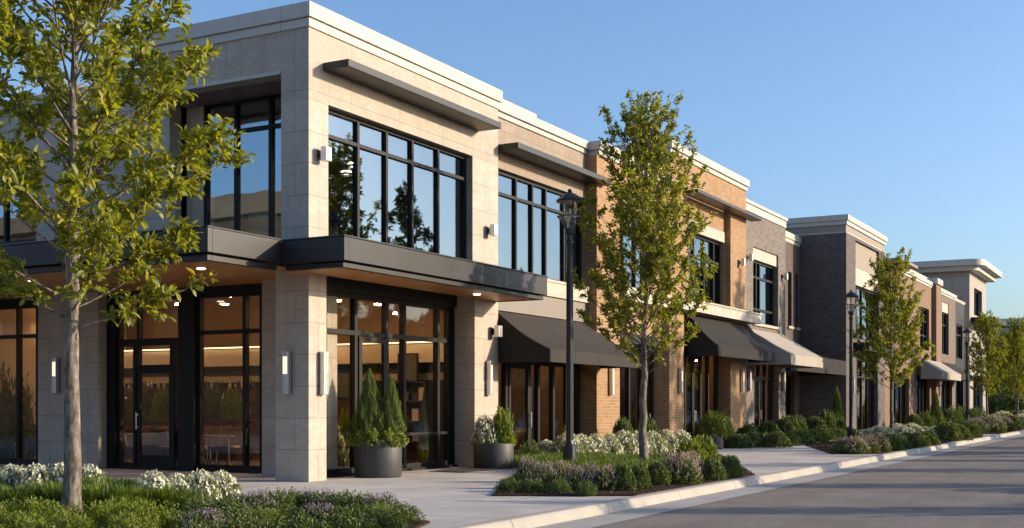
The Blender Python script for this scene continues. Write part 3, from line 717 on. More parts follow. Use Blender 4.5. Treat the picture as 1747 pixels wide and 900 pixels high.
m = MB(); m.box(-.44, -.2, 7.52, 12.83, 3.3, 3.858); m.build('shopfront_beam', M['metal'], b2, O2)
door(b2, O2, 'X', -.28, 8.57, 9.73, .05, 2.55)
room(b2, O2, -6.5, -.46, 7.85, 12.83, .03, 3.6, [M['int_wall'], M['int_floor']])
shelving(b2, O2, -4.2, 7.9, 12.4, 1); spots(b2, O2, -4.0, -1.2, 8.0, 12.4, 3.58, 6, 1)
room(b2, O2, -6.5, -.5, 7.9, 12.83, 4.9, 8.2, [M['int_dim'], M['int_floor']], 'upper_interior')

# ------------------------------------------------------------------ 4. tan brick building
b3 = thing('tan_brick_building', 'tan brick two-storey building with a tall parapet behind the middle street tree', 'building', (.0, 12.85, 0))
O3 = (.0, 12.85, 0)
m = MB()
m.wall('X', 0, 12.85, 26.7, 0, 8.66, .35, [(14.6, 17.6, 5.04, 7.5), (20.9, 24.7, 5.04, 7.95), (14.6, 18.5, -.1, 3.7), (19.95, 24.9, -.1, 3.7)])
m.box(.002, .23, 12.86, 14.5, 0, 8.655); m.box(.002, .23, 18.55, 19.9, 0, 9.75); m.box(.002, .23, 24.8, 26.69, 0, 9.75); m.box(.004, .228, 14.5, 18.55, 7.96, 8.654); m.box(.004, .228, 19.9, 24.8, 8.78, 9.75)
m.wall('X', 0, 18.56, 26.7, 8.66, 9.75, .35, [])
m.box(-9, -.352, 18.56, 18.9, 8.0, 9.75); shell(m, -9.3, 12.85, 26.7, 8.6, .3, 0)
m.build('wall', M['tan'], b3, O3)
cornice(b3, O3, -9, .23, 12.97, 18.45, 8.66, .4, .12)
cornice(b3, O3, -9, .23, 18.6, 26.65, 9.75, .42, .12)
window(b3, O3, 'X', -.14, 14.6, 17.6, 5.04, 7.5, [15.6, 16.6], [6.8], .08)
window(b3, O3, 'X', -.14, 20.9, 24.7, 5.04, 7.53, [21.9, 22.95, 24.0], [6.75], .08)
m = MB(); m.box(-.12, .03, 20.85, 24.78, 7.54, 7.93); m.build('lintel', M['pale'], b3, O3)
m = MB(); m.box(-.12, .03, 14.55, 17.65, 7.51, 7.72); m.build('lintel', M['pale'], b3, O3)
m = MB(); m.box(.002, .62, 18.7, 27.35, 4.64, 4.98); m.box(.002, .66, 18.66, 27.39, 4.982, 5.04); m.box(.002, .4, 14.5, 18.6, 4.64, 5.04); m.build('sill_band', M['pale'], b3, O3)
sunshade(b3, O3, 20.0, 27.2, .23, .48, 8.76, .12)
awning(b3, O3, 20.35, 26.95, .235, 1.05, 4.6, 3.5, .36, 'fab_dark')
window(b3, O3, 'X', -.3, 14.6, 18.5, .04, 3.4, [15.5, 16.5, 17.5], [], .1, .14, 'glass_dn', 'shopfront')
window(b3, O3, 'X', -.3, 19.95, 24.9, .04, 3.4, [21.3, 22.2, 23.1, 23.9], [], .1, .14, 'glass_dn', 'shopfront')
m = MB(); m.box(-.34, -.02, 14.6, 18.5, 3.4, 3.69); m.box(-.34, -.02, 19.95, 24.9, 3.4, 3.69); m.build('shopfront_beam', M['metal'], b3, O3)
door(b3, O3, 'X', -.28, 21.35, 23.05, .05, 3.3, 2)
room(b3, O3, -6, -.46, 13.3, 26.3, .03, 3.8, [M['int_wall'], M['int_floor']])
m = MB(); m.box(-5.9, -.5, 19.2, 19.4, .03, 3.78); m.box(-3.5, -3.3, 20.3, 23.4, .03, 1.1); m.build('partition', M['furn'], b3, O3)
shelving(b3, O3, -3.4, 14, 18.8, 2); shelving(b3, O3, -3.8, 20, 26, 3); spots(b3, O3, -3.2, -1.0, 14, 26, 3.77, 9, 2)
room(b3, O3, -6, -.4, 13.3, 26.3, 4.9, 8.3, [M['int_dim'], M['int_floor']], 'upper_interior')

# ------------------------------------------------------------------ 5. narrow grey brick building
b4 = thing('grey_brick_building', 'narrow weathered grey brick building with a pale stone-coloured awning', 'building', (0, 26.7, 0))
O4 = (0, 26.7, 0)
m = MB(); m.wall('X', 0-.03, 26.72, 33, 0, 9.15, .35, [(28.4, 31.9, 4.79, 7.84), (28.5, 32.0, -.1, 3.6)]); shell(m, -9.4, 26.72, 33, 9.1, .3, -.03)
m.build('wall', M['grey'], b4, O4)
cornice(b4, O4, -9, -.03, 26.86, 32.95, 9.15, .42, .1, h2=.7)
m = MB(); m.box(-.24, -.1, 28.402, 31.898, 7.37, 7.835); m.build('lintel', M['pale'], b4, O4)
m = MB(); m.box(-.2, .06, 28.3, 32.0, 4.68, 4.785); m.build('window_sill', M['pale'], b4, O4)
window(b4, O4, 'X', -.24, 28.4, 31.9, 4.79, 7.37, [29.5, 30.0], [6.7, 5.4], .09)
awning(b4, O4, 27.65, 32.6, -.02, 1.72, 4.52, 3.48, .42, 'fab_light', .02)
window(b4, O4, 'X', -.32, 28.5, 32, .04, 3.3, [29.3, 30.2, 31.1], [2.6], .1, .14, 'glass_dn', 'shopfront')
m = MB(); m.box(-.4, -.04, 28.5, 32, 3.3, 3.59); m.build('shopfront_beam', M['metal'], b4, O4)
door(b4, O4, 'X', -.3, 29.35, 30.15, .05, 2.55)
room(b4, O4, -5, -.5, 27.2, 32.6, .03, 3.7, [M['int_wall'], M['int_floor']]); shelving(b4, O4, -3.4, 27.5, 32.4, 4); spots(b4, O4, -3, -1, 27.6, 32.3, 3.68, 6, 3)
room(b4, O4, -5, -.5, 27.2, 32.6, 4.6, 8.3, [M['int_dim'], M['int_floor']], 'upper_interior')

# ------------------------------------------------------------------ 6. set-back dark brown brick building
b5 = thing('brown_brick_building', 'dark brown brick building set back between the grey and charcoal fronts', 'building', (-2.4, 33, 0))
O5 = (-2.4, 33, 0)
m = MB(); m.wall('X', -2.4, 33.02, 43.98, 0, 9.72, .35, [(34.2, 35.4, 5.5, 8.2), (37.4, 38.6, 5.5, 8.2), (41.75, 42.45, 5.5, 8.25), (43.1, 43.7, 5.5, 8.25), (34.5, 37.8, -.1, 3.0), (39, 43, -.1, 3.0)]); shell(m, -9.4, 33.02, 43.98, 9.7, .3, -2.4)
m.build('wall', M['brown'], b5, O5)
cornice(b5, O5, -9.2, -2.4, 33.1, 43.85, 9.72, .5, .1)
for a, b in ((34.2, 35.4), (37.4, 38.6), (41.75, 42.45), (43.1, 43.7)):
    window(b5, O5, 'X', -2.58, a, b, 5.5, 8.25 if a > 40 else 8.2, [], [7.2], .07)
m = MB()
for a, b in ((34.2, 35.4), (37.4, 38.6), (41.75, 42.45), (43.1, 43.7)): m.box(-2.5, -2.3, a-.08, b+.08, 5.36, 5.495)
m.build('window_sill', M['pale'], b5, O5)
awning(b5, O5, 33.4, 43.7, -2.38, 2.45, 4.5, 3.72, .72, 'fab_dark')
window(b5, O5, 'X', -2.6, 34.5, 37.8, .04, 3.0, [35.6, 36.7], [], .1, .14, 'glass_dn', 'shopfront')
window(b5, O5, 'X', -2.6, 39, 43, .04, 3.0, [40, 41, 42], [], .1, .14, 'glass_dn', 'shopfront')
room(b5, O5, -7, -2.8, 33.4, 43.6, .03, 3.6, [M['int_wall'], M['int_floor']])

# ------------------------------------------------------------------ 7. charcoal brick block
b6 = thing('charcoal_brick_building', 'tall charcoal brick block with pale coping that projects towards the street', 'building', (0, 44, 0))
O6 = (0, 44, 0)
m = MB()
m.wall('X', 0, 44, 53.5, 0, 10.34, .35, [(46.1, 51.9, 5.0, 10.2), (46.3, 51.6, -.1, 4.2)])
m.box(-9.4, -.352, 44.002, 44.35, 0, 10.34); m.box(-9.4, -.352, 53.15, 53.49, 0, 10.34); m.box(-9.4, -9.05, 44.36, 53.14, 0, 10.34)
m.build('wall', M['dark'], b6, O6)
m = MB(); m.box(-9.3, .012, 43.99, 53.5, 10.343, 10.4); m.build('string_course', M['cornice'], b6, O6)
m = MB(); m.box(-9.3, -.02, 44.02, 53.48, 10.402, 10.76); m.box(-.26, -.14, 46.102, 51.898, 8.76, 10.196); m.build('render_panel', M['render'], b6, O6)
m = MB(); m.box(-.3, -.04, 46.102, 51.898, 7.86, 8.75); m.build('lintel', M['pale'], b6, O6)
cornice(b6, O6, -9.3, 0, 44, 53.5, 10.762, .5, .13, h2=.42)
window(b6, O6, 'X', -.22, 46.1, 51.9, 5.0, 7.86, [47.3, 48.6, 50.2], [6.9], .09)
m = MB(); m.box(.003, .9, 45.2, 52.6, 4.3, 4.75); m.build('canopy', M['metal'], b6, O6, .01)
window(b6, O6, 'X', -.22, 46.3, 51.6, .04, 4.2, [47.4, 48.6, 50], [3.0], .1, .14, 'glass_dn', 'shopfront')
sunshade(b6, O6, 53.52, 58.6, 0, .95, 10.02, .17, 'fascia')
room(b6, O6, -5, -.5, 44.5, 53, .03, 4.3, [M['int_wall'], M['int_floor']]); strip_lights(b6, O6, [(-2.2, 49, 4.25)])
room(b6, O6, -5, -.5, 44.5, 53, 4.8, 8.8, [M['int_dim'], M['int_floor']], 'upper_interior')

# ------------------------------------------------------------------ 8. russet brick building
b7 = thing('russet_brick_building', 'russet brick two-storey building behind the third street tree', 'building', (0, 53.5, 0))
O7 = (0, 53.5, 0)
m = MB(); m.wall('X', -.02, 53.52, 69.2, 0, 9.6, .35, [(56, 60.5, 5.2, 8.05), (64.7, 68.2, 5.2, 8.05), (55, 61, -.1, 3.5), (63.5, 68.5, -.1, 3.5)]); shell(m, -9.4, 53.52, 69.2, 9.55, .3, -.02); m.box(-.018, .3, 69.2, 71.1, 0, 9.9)
m.build('wall', M['russet'], b7, O7)
cornice(b7, O7, -9.2, -.02, 53.7, 69.0, 9.6, .4, .12)
m = MB(); m.box(-.6, .42, 69.05, 71.25, 9.902, 10.3); m.build('pilaster_cap', M['cornice'], b7, O7, .015)
for a, b in ((56, 60.5), (64.7, 68.2)): window(b7, O7, 'X', -.2, a, b, 5.2, 8.05, [a+(b-a)/3, a+(b-a)*2/3], [7.2, 6.2], .09)
for a, b in ((55, 61), (63.5, 68.5)): window(b7, O7, 'X', -.25, a, b, .04, 3.5, [a+(b-a)/4, a+(b-a)/2, a+(b-a)*3/4], [], .1, .14, 'glass_dn', 'shopfront')
awning(b7, O7, 63.2, 71.0, .31, 1.35, 4.5, 3.62, .45, 'fab_light', .02)
room(b7, O7, -5, -.5, 54, 68.8, .03, 3.9, [M['int_wall'], M['int_floor']]); strip_lights(b7, O7, [(-2, 58, 3.85), (-2, 66, 3.85)])
room(b7, O7, -5, -.5, 54, 68.8, 4.7, 8.8, [M['int_dim'], M['int_floor']], 'upper_interior')

# ------------------------------------------------------------------ 9. mottled brick building
b8 = thing('mottled_brick_building', 'mottled grey brick building with a dark metal bay next to the pale tower', 'building', (0, 71.1, 0))
O8 = (0, 71.1, 0)
m = MB(); m.wall('X', 0, 71.12, 79.6, 0, 9.5, .35, [(73.4, 76.4, 5.2, 9.0), (72.4, 78, -.1, 3.4)]); shell(m, -9.4, 71.12, 84.5, 9.5, .3, 0)
m.build('wall', M['umber'], b8, O8)
m = MB(); m.wall('X', -.05, 79.62, 84.5, 3.6, 9.5, .3, [(80.4, 83.4, 5.1, 7.8)]); m.box(-.35, -.05, 79.62, 80, 0, 3.598); m.box(-.35, -.05, 83.9, 84.5, 0, 3.598); m.build('metal_bay', M['metal'], b8, O8)
cornice(b8, O8, -9.2, 0, 71.4, 79.5, 9.5, .4, .12)
cornice(b8, O8, -9.2, -.05, 79.75, 84.4, 9.52, .2, .08)
m = MB(); m.box(-.26, -.05, 73.402, 76.398, 8.3, 8.99); m.build('lintel', M['pale'], b8, O8)
window(b8, O8, 'X', -.22, 73.4, 76.4, 5.2, 8.3, [74.4, 75.4], [7.4], .09); window(b8, O8, 'X', -.15, 80.4, 83.4, 5.1, 7.8, [81.9], [7], .09)
window(b8, O8, 'X', -.22, 72.4, 78, .04, 3.4, [74, 76], [], .1, .14, 'glass_dn', 'shopfront'); window(b8, O8, 'X', -.22, 80, 83.9, .04, 3.55, [81.5], [], .1, .14, 'glass_dn', 'shopfront')
awning(b8, O8, 73.2, 79.4, .01, 1.3, 4.6, 3.7, .4, 'fab_dark')
room(b8, O8, -5, -.5, 71.6, 84, .03, 3.9, [M['int_wall'], M['int_floor']]); room(b8, O8, -5, -.5, 71.6, 84, 4.7, 8.8, [M['int_dim'], M['int_floor']], 'upper_interior')
m = MB(); m.box(-8, -2.2, 71.6, 84.3, 9.5, 10.9); m.build('roof_storey', M['pale'], b8, O8)
cornice(b8, O8, -8, -2.2, 71.6, 84.3, 10.902, .5, .15)

# ------------------------------------------------------------------ 10. pale end tower
b9 = thing('pale_stone_tower', 'pale stone corner tower with a broad overhanging flat roof at the street end', 'building', (0, 87, 0))
O9 = (0, 87, 0)
m = MB(); m.wall('X', 0, 87, 97, 0, 12.5, .4, [(89.6, 94.4, 9.1, 11.4), (89, 95, -.1, 4)]); m.box(-9, -.402, 87.002, 87.4, 0, 12.5); m.box(-9, -.402, 96.6, 96.998, 0, 12.5); m.box(-9, -8.6, 87.41, 96.59, 0, 12.5)
m.box(-9, -.6, 84.52, 86.99, 0, 9)
m.build('wall', M['tower'], b9, O9)
def rr(x0, x1, y0, y1, r):
    pts = [(x0, y0)]
    for k in range(9): a = -PI/2 + PI/2*k/8; pts.append((x1-r+r*math.cos(a), y0+r+r*math.sin(a)))
    return pts + [(x1, y1), (x0, y1)]
m = MB(); m.prism(rr(-9.4, .75, 86.2, 97.6, .9), 12.52, 12.9); m.prism(rr(-9.6, 1.25, 85.7, 98.1, 1.2), 12.902, 13.4); m.build('roof', M['cornice'], b9, O9, .015)
window(b9, O9, 'X', -.3, 89.6, 94.4, 9.1, 11.4, [91.2, 92.8], [], .12)
m = MB(); m.box(.003, 1.9, 87.6, 97.2, 8.35, 8.75); m.build('canopy', M['metal'], b9, O9, .01)
window(b9, O9, 'X', -.3, 89, 95, .04, 4, [91, 93], [], .12, .14, 'glass_dn', 'shopfront')
room(b9, O9, -5, -.5, 87.5, 96.5, .03, 4.3, [M['int_wall'], M['int_floor']]); room(b9, O9, -5, -.5, 87.5, 96.5, 8.8, 12.2, [M['int_dim'], M['int_floor']], 'upper_interior')

# ------------------------------------------------------------------ 11. far building, tinted blue for haze
b10 = thing('distant_office_block', 'distant haze-tinted blue-grey office block beyond the end of the street', 'building', (-10, 215, 0))
m = MB(); m.box(-40, 30, 215, 250, 0, 15.5, 0); m.build('wall', M['far_haze_blue'], b10, (-10, 215, 0))
m = MB(); m.box(-40.2, 30.2, 214.8, 250.2, 15.502, 17); m.build('roof', M['far_pale'], b10, (-10, 215, 0))
for i in range(3):
    m = MB(); m.box(-39, 29, 214.9, 215.02, 3.2+i*4, 5+i*4); m.build('window', M['glass_up'], b10, (-10, 215, 0))

# ------------------------------------------------------------------ far side of the road (seen in the window reflections)
b11 = thing('opposite_building', 'long tan shop building across the street mirrored in the upper windows', 'building', (42, 60, 0))
m = MB(); m.wall('X', 0, -125, 10, 0, 8.2, .35, [(-120+i*6.5, -116+i*6.5, 4.6, 7) for i in range(20)] + [(-120+i*6.5, -116+i*6.5, .3, 3.4) for i in range(20)])
wl = m.build('wall', M['taupe'], b11); wl.rotation_euler = (0, 0, PI)
m = MB(); m.box(-.2, 12, -10, 125, 8.21, 8.8); m.build('roof', M['cornice'], b11)
m = MB(); m.box(.3, .33, -9, 124, .3, 7.6); m.build('glass', M['metal'], b11)
b12 = thing('opposite_corner_building', 'tan brick building behind the photographer mirrored in the entrance-side windows', 'building', (-38, -26, 0))
m = MB(); m.box(-9, 22, -14, 0, 0, 11.2); m.build('wall', M['brown'], b12)
m = MB(); m.box(-9.3, 22.3, -14.3, .3, 11.202, 12.2); m.build('roof', M['taupe'], b12)
for i in range(4):
    m = MB(); m.box(-7+i*7, -3+i*7, .002, .06, 4.4, 7.4); m.build('window', M['metal'], b12)
# ------------------------------------------------------------------ wall lights
def sconce(label, loc, rz):
    r = thing('wall_sconce', label, 'wall light', loc, rz, 'tall aluminium sconces on the piers')
    h = .42
    m = MB(); m.box(.0, .02, -.075, .075, -h, h); m.build('backplate', M['black'], r)
    m = MB(); m.box(.021, .13, -.075, -.055, -h, h); m.box(.021, .13, .055, .075, -h, h); m.box(.021, .128, -.054, .054, h-.1, h-.002)
    for i in range(4): m.tube([(.112, -.041+i*.027, -h+.004), (.112, -.041+i*.027, -.02)], .0135, 8)
    m.build('housing', M['alu'], r, (0, 0, 0), .003)
    m = MB(); m.box(.03, .118, -.052, .052, -.018, h-.102); m.build('diffuser', M['diffuser'], r)
    return r
SC = []
def add_sconce(label, x, y, z, face):
    rz = 0 if face == 'X' else -PI/2
    if not SC: SC.append(sconce(label, (x, y, z), rz)); return
    SC.append(dup(SC[0], (x, y, z), rz, label))
add_sconce('lit sconce on the shaded face of the corner stone column', -.48, -.004, 2.12, 'Y')
add_sconce('sconce on the sunlit face of the corner stone column', .004, .38, 2.12, 'X')
add_sconce('lit sconce on the stone pier behind the nearest tree trunk', XY(99, 1.496), 1.496, 2.2, 'Y')
add_sconce('lower sconce on the sunlit stone pier beside the brown awning', .004, 6.95, 2.15, 'X')
add_sconce('sconce on the tan brick pier nearest the brown awning', .235, 13.75, 2.2, 'X')
add_sconce('sconce on the tan brick pier behind the middle tree', .235, 19.4, 2.3, 'X')
add_sconce('sconce on the last tan brick pier under the charcoal awning', .235, 26.0, 2.4, 'X')
add_sconce('sconce on the first grey brick pier under the pale awning', -.025, 27.7, 2.45, 'X')
add_sconce('sconce on the far grey brick pier beyond the pale awning', -.025, 32.5, 2.5, 'X')
add_sconce('sconce on the charcoal brick pier behind the second lamp post', .005, 45.3, 2.5, 'X')
add_sconce('sconce on the brick pilaster beyond the third street tree', .305, 70.2, 2.5, 'X')
def wlamp(label, loc):
    r = thing('wall_lamp', label, 'wall light', loc, 0, 'small box lamps high on the facades')
    m = MB(); m.box(0, .03, -.06, .06, -.08, .08); m.box(.03, .1, -.02, .02, -.02, .02); m.build('bracket', M['black'], r)
    m = MB(); m.box(.1, .24, -.09, .09, -.14, .14); m.build('housing', M['alu'], r, (0, 0, 0), .008); return r
w0 = wlamp('small box lamp high on the corner column beside the big window', (.004, .32, 6.4))
for lab, x, y, z in [('small box lamp high on the pier between the two upper stone windows', .004, 6.98, 5.75), ('small box lamp just above the sconce on the sunlit stone pier', .004, 7.2, 3.3),
                     ('dark little lamp on the upper tan brick pier', .235, 25.8, 6.9), ('dark little lamp on the upper grey brick wall by its window', -.025, 32.5, 7.0), ('little lamp on the grey brick beside the tan brick corner', -.025, 27.6, 7.3)]:
    dup(w0, (x, y, z), 0, lab)

# ------------------------------------------------------------------ street lamps
def lamp_post(label, loc):
    H = 6.2
    r = thing('street_lamp', label, 'street lamp', loc, R_(20), 'black lantern street lamps')
    m = MB(); m.lathe([(0, 0), (.2, 0), (.2, .06), (.155, .1), (.15, .55), (.11, .62), (.085, .7)], 12, smooth=False); m.build('base', M['black'], r)
    m = MB(); m.lathe([(.085, .68), (.074, H-1.15)], 10, smooth=False); m.build('pole', M['black'], r)
    m = MB(); m.lathe([(.1, H-1.16), (.1, H-1.1), (.075, H-1.08), (.075, H-.98), (.115, H-.95), (.125, H-.86), (.09, H-.84), (.0, H-.84)], 10, smooth=False); m.build('collar', M['black'], r)
    m = MB(); m.lathe([(.1, H-.84), (.15, H-.72), (.26, H-.6), (.26, H-.58), (.14, H-.72), (.09, H-.82)], 8, smooth=False, phase=.2)
    m.build('glass_dish', M['glass_lamp'], r)
    m = MB(); m.lathe([(.285, H-.585), (.285, H-.56), (.255, H-.56), (.255, H-.585), (.285, H-.585)], 8, smooth=False, phase=.2)
    for k in range(8):
        a = 2*PI*k/8 + .2; m.tube([(.1*math.cos(a), .1*math.sin(a), H-.84), (.16*math.cos(a), .16*math.sin(a), H-.71), (.27*math.cos(a), .27*math.sin(a), H-.575)], .009, 5)
    for k in range(4):
        a = 2*PI*k/4 + .6; m.tube([(.12*math.cos(a), .12*math.sin(a), H-.84), (.19*math.cos(a), .19*math.sin(a), H-.22)], .012, 6)
    m.build('cage', M['black'], r)
    m = MB(); m.lathe([(.1, H-.84), (.165, H-.24)], 16); m.build('chimney_glass', M['glass_lamp'], r)
    m = MB(); m.lathe([(0, H-.7), (.02, H-.7), (.03, H-.45), (.02, H-.4), (0, H-.4)], 8); m.build('bulb', M['paper'], r)
    m = MB(); m.lathe([(0, H-.25), (.3, H-.25), (.31, H-.22), (.29, H-.2), (.16, H-.09), (.07, H-.05), (.045, H-.02), (.05, H+.0), (.03, H+.035), (0, H+.04)], 12, smooth=False); m.build('hood', M['black'], r)
    return r
lp = lamp_post('black lantern lamp post standing in the planting bed before the brown awning', (*G(972, 806), .02))
dup(lp, (*G(1452, 756), .02), 1.1, 'black lantern lamp post in front of the charcoal brick block', None, .95)
dup(lp, (*G(1650, 735.5), .02), .4, 'small distant lamp post just before the pale tower', None, .93)

# ------------------------------------------------------------------ planters
def round_pot(label, loc, r_, h, group='round charcoal planters by the shop doors'):
    o = thing('planter_pot', label, 'planter', loc, 0, group)
    m = MB(); m.lathe([(0, .004), (r_*.95, .004), (r_*.98, .03), (r_, h-.02), (r_-.01, h), (r_-.05, h), (r_-.06, h-.06), (0, h-.06)], 48); m.build('pot', M['pot'], o)
    m = MB(); m.lathe([(0, h-.055), (r_-.062, h-.055)], 24); m.build('soil', M['soil'], o); return o
p1 = (.48, 1.55)
p1 = G(645, 813); round_pot('wide round charcoal planter holding two pointed conifers', (*p1, 0), .5, .78)
fw = lambda dx, dy: (p1[0] + RV[0]*dx - DV[0]*dy, p1[1] + RV[1]*dx - DV[1]*dy)
plant('cone', 'taller bushy pointed conifer in the wide round planter', *fw(-.17, -.02), .74, 1.48, None, .72)
plant('cone2', 'slimmer pointed conifer beside the bushy one in the round planter', *fw(.27, -.04), .56, 1.36, None, .72)
for i, (dx, dy) in enumerate([(-.33, .26), (-.05, .37), (.25, .3), (.4, .08), (-.44, .0)]):
    plant('trail', f'{ORD[i]} yellow-green trailing plant around the foot of the two planter conifers', *fw(dx, dy), .4, .3, 'trailing plants in the planter', .66)
p2 = (.66, YX(842, .66)); round_pot('round charcoal planter of loose shrubs beside the sunlit stone pier', (*p2, 0), .48, .6)
f2 = lambda dx, dy: (p2[0] + RV[0]*dx - DV[0]*dy, p2[1] + RV[1]*dx - DV[1]*dy)
plant('white', 'pale flowering shrub in the planter by the sunlit pier', *f2(-.2, .05), .62, .68, None, .5)
plant('loose', 'taller green shrub in the planter by the sunlit pier', *f2(.2, -.03), .62, .8, None, .5)
p3 = (1.0, 20.6); round_pot('small grey planter between the tan brick pier and the shop door', (*p3, 0), .36, .5)
plant('loose', 'spreading green shrub in the small grey planter', *p3, .95, .75, None, .42)
mb = MB(); mb.box(.1, 1.0, 4.2, 6.6, .004, .02); tag(mb.build('door_mat', M['mat'], None, (0, 0, 0), .004), 'dark mat lying on the paving before the corner shopfront', 'door mat')

# ------------------------------------------------------------------ inside the corner shop
def pendant(label, loc, drop=.45, r_=.13):
    o = thing('pendant_lamp', label, 'pendant lamp', loc, 0, 'pendant lamps inside the corner shop')
    m = MB(); m.tube([(0, 0, 0), (0, 0, -drop)], .008, 6); m.build('cord', M['black'], o)
    m = MB(); m.lathe([(.02, -drop+.1), (.05, -drop+.08), (r_, -drop), (r_-.008, -drop), (.04, -drop+.07)], 20); m.build('shade', M['alu'], o)
    m = MB(); m.lathe([(0, -drop+.012), (r_-.02, -drop+.012), (r_-.025, -drop+.03), (0, -drop+.03)], 16); m.build('bulb', M['warm'], o); return o
pl = None
where = ['over the entrance tables', 'over the bar end', 'near the dining wall', 'above the long shelf', 'beside the street glass', 'near the corner column', 'in the deep end of the room', 'beyond the stone pier']
for i, (x, y) in enumerate([(-5.2, 3.4), (-3.4, 4.0), (-4.4, 5.6), (-2.0, 5.2), (-1.5, 2.9), (-2.6, 2.9), (-9.5, 4), (-12.5, 4.5)]):
    lab = f'small warm pendant lamp {where[i]} inside the corner shop'
    if pl is None: pl = pendant(lab, (x, y, 4.33))
    else: dup(pl, (x, y, 4.33), 0, lab, None, (1, 1, 1 + .25*(i % 3 == 1)))
for i, (x, y) in enumerate([(-1.6, 1.9+.4), (-1.5, 3.2), (-2.2, 3.9)]):
    dup(pl, (x, y + .3, 8.28), 0, f'{ORD[i]} small ceiling lamp behind the corner upstairs window', 'lamps behind the upstairs window', (1, 1, 3.2))
def table(label, loc):
    o = thing('dining_table', label, 'table', loc, 0, 'tables inside the corner shop')
    m = MB(); m.box(-.7, .7, -.4, .4, .71, .75); m.build('tabletop', M['furn'], o, (0, 0, 0), .006)
    for x in (-.6, .6):
        for y in (-.32, .32): mm = MB(); mm.tube([(x, y, 0), (x*.95, y*.95, .71)], [.018, .026], 8); mm.build('leg', M['furn'], o)
    return o
def chair(label, loc, rz):
    o = thing('dining_chair', label, 'chair', loc, rz, 'chairs inside the corner shop')
    m = MB(); m.box(-.22, .22, -.22, .22, .43, .49); m.build('seat', M['leather'], o, (0, 0, 0), .02)
    m = MB(); m.add([(-.22,.2,.5),(.22,.2,.5),(.22,.3,.92),(-.22,.3,.92),(-.22,.24,.5),(.22,.24,.5),(.22,.34,.92),(-.22,.34,.92)], [(0,1,2,3),(7,6,5,4),(0,4,5,1),(1,5,6,2),(2,6,7,3),(3,7,4,0)]); m.build('backrest', M['leather'], o, (0, 0, 0), .015)
    for x in (-.18, .18):
        for y in (-.18, .2): mm = MB(); mm.tube([(x*1.1, y*1.1, 0), (x, y, .44)], [.012, .018], 8); mm.build('leg', M['furn'], o)
    return o
tb = ch = None; n = 0
for i, (x, y, nm) in enumerate([(-7.9, 3.1, 'behind the glass door'), (-5.5, 2.9, 'by the wide entrance pane'), (-2.5, 3.3, 'near the corner column'), (-7.3, 4.5, 'at the back by the bar'), (-12.6, 3.1, 'beyond the stone pier')]):
    if tb is None: tb = table(f'dark wooden table {nm}', (x, y, .032))
    else: dup(tb, (x, y, .032), 0, f'dark wooden table {nm}')
    for j, (dx, dy, rz) in enumerate([(-.35, -.55, PI), (.35, -.55, PI), (-.35, .55, 0), (.35, .55, 0)]):
        lab = f'tan leather chair, {ORD[j]} around the table {nm}'
        if ch is None: ch = chair(lab, (x+dx, y+dy, .032), rz)
        else: dup(ch, (x+dx, y+dy, .032), rz + random.uniform(-.2, .2), lab)
sh = thing('display_shelf', 'dark wooden display shelf behind the street-side glass', 'shelf', (-2.1, 6.65, .032))
m = MB(); m.box(-.62, -.58, -.18, .18, 0, 2.05); m.box(.58, .62, -.18, .18, 0, 2.05); m.box(-.58, .58, .15, .18, 0, 2.05); m.build('frame', M['furn'], sh)
for z in (.05, .55, 1.05, 1.55, 2.03): m = MB(); m.box(-.579, .579, -.17, .149, z-.02, z+.02); m.build('board', M['furn'], sh)
k = 0
for z in (.572, 1.072, 1.572):
    for x in (-.42, -.1, .25, .45):
        hgt = random.uniform(.16, .36); m = MB(); w = random.uniform(.06, .1); nm = random.choice(['vase', 'box'])
        if nm == 'vase': m.lathe([(0, 0), (w*.6, 0), (w, hgt*.4), (w*.4, hgt*.8), (w*.55, hgt), (0, hgt)], 16)
        else: m.box(-w, w, -.05, .05, 0, hgt)
        o = m.build('display_' + nm, M[random.choice(['paper', 'pot', 'alu', 'band'])]); o.location = (-2.1+x, 6.62, .032+z)
        tag(o, f'small {nm} on the {["low", "middle", "top"][k//4]} board of the display shelf, {ORD[k%4]} along', nm, 'objects on the display shelf'); k += 1
pc = thing('picture', 'framed dark picture on the wall above the display shelf', 'picture', (-2.0, 6.46, 2.42))
m = MB(); m.box(-.3, .3, 0, .035, -.36, -.32); m.box(-.3, .3, 0, .035, .32, .36); m.box(-.3, -.26, 0, .035, -.319, .319); m.box(.26, .3, 0, .035, -.319, .319); m.build('frame', M['black'], pc)
m = MB(); m.box(-.259, .259, .01, .03, -.319, .319); m.build('canvas', M['art'], pc)
plant('white', 'indoor flowering plant behind the glass beside the corner column', -1.3, 2.3, .8, 1.0, None, .1)
plant('loose', 'leafy indoor plant behind the planter conifers', -1.4, 3.2, .7, 1.1, None, .1)
plant('cone2', 'slim green indoor plant behind the last street-side pane', -1.1, 5.8, .3, 1.7, None, .1)
plant('loose', 'tall leafy indoor plant among the dining tables', -4.7, 6.2, .9, 1.9, None, .1)

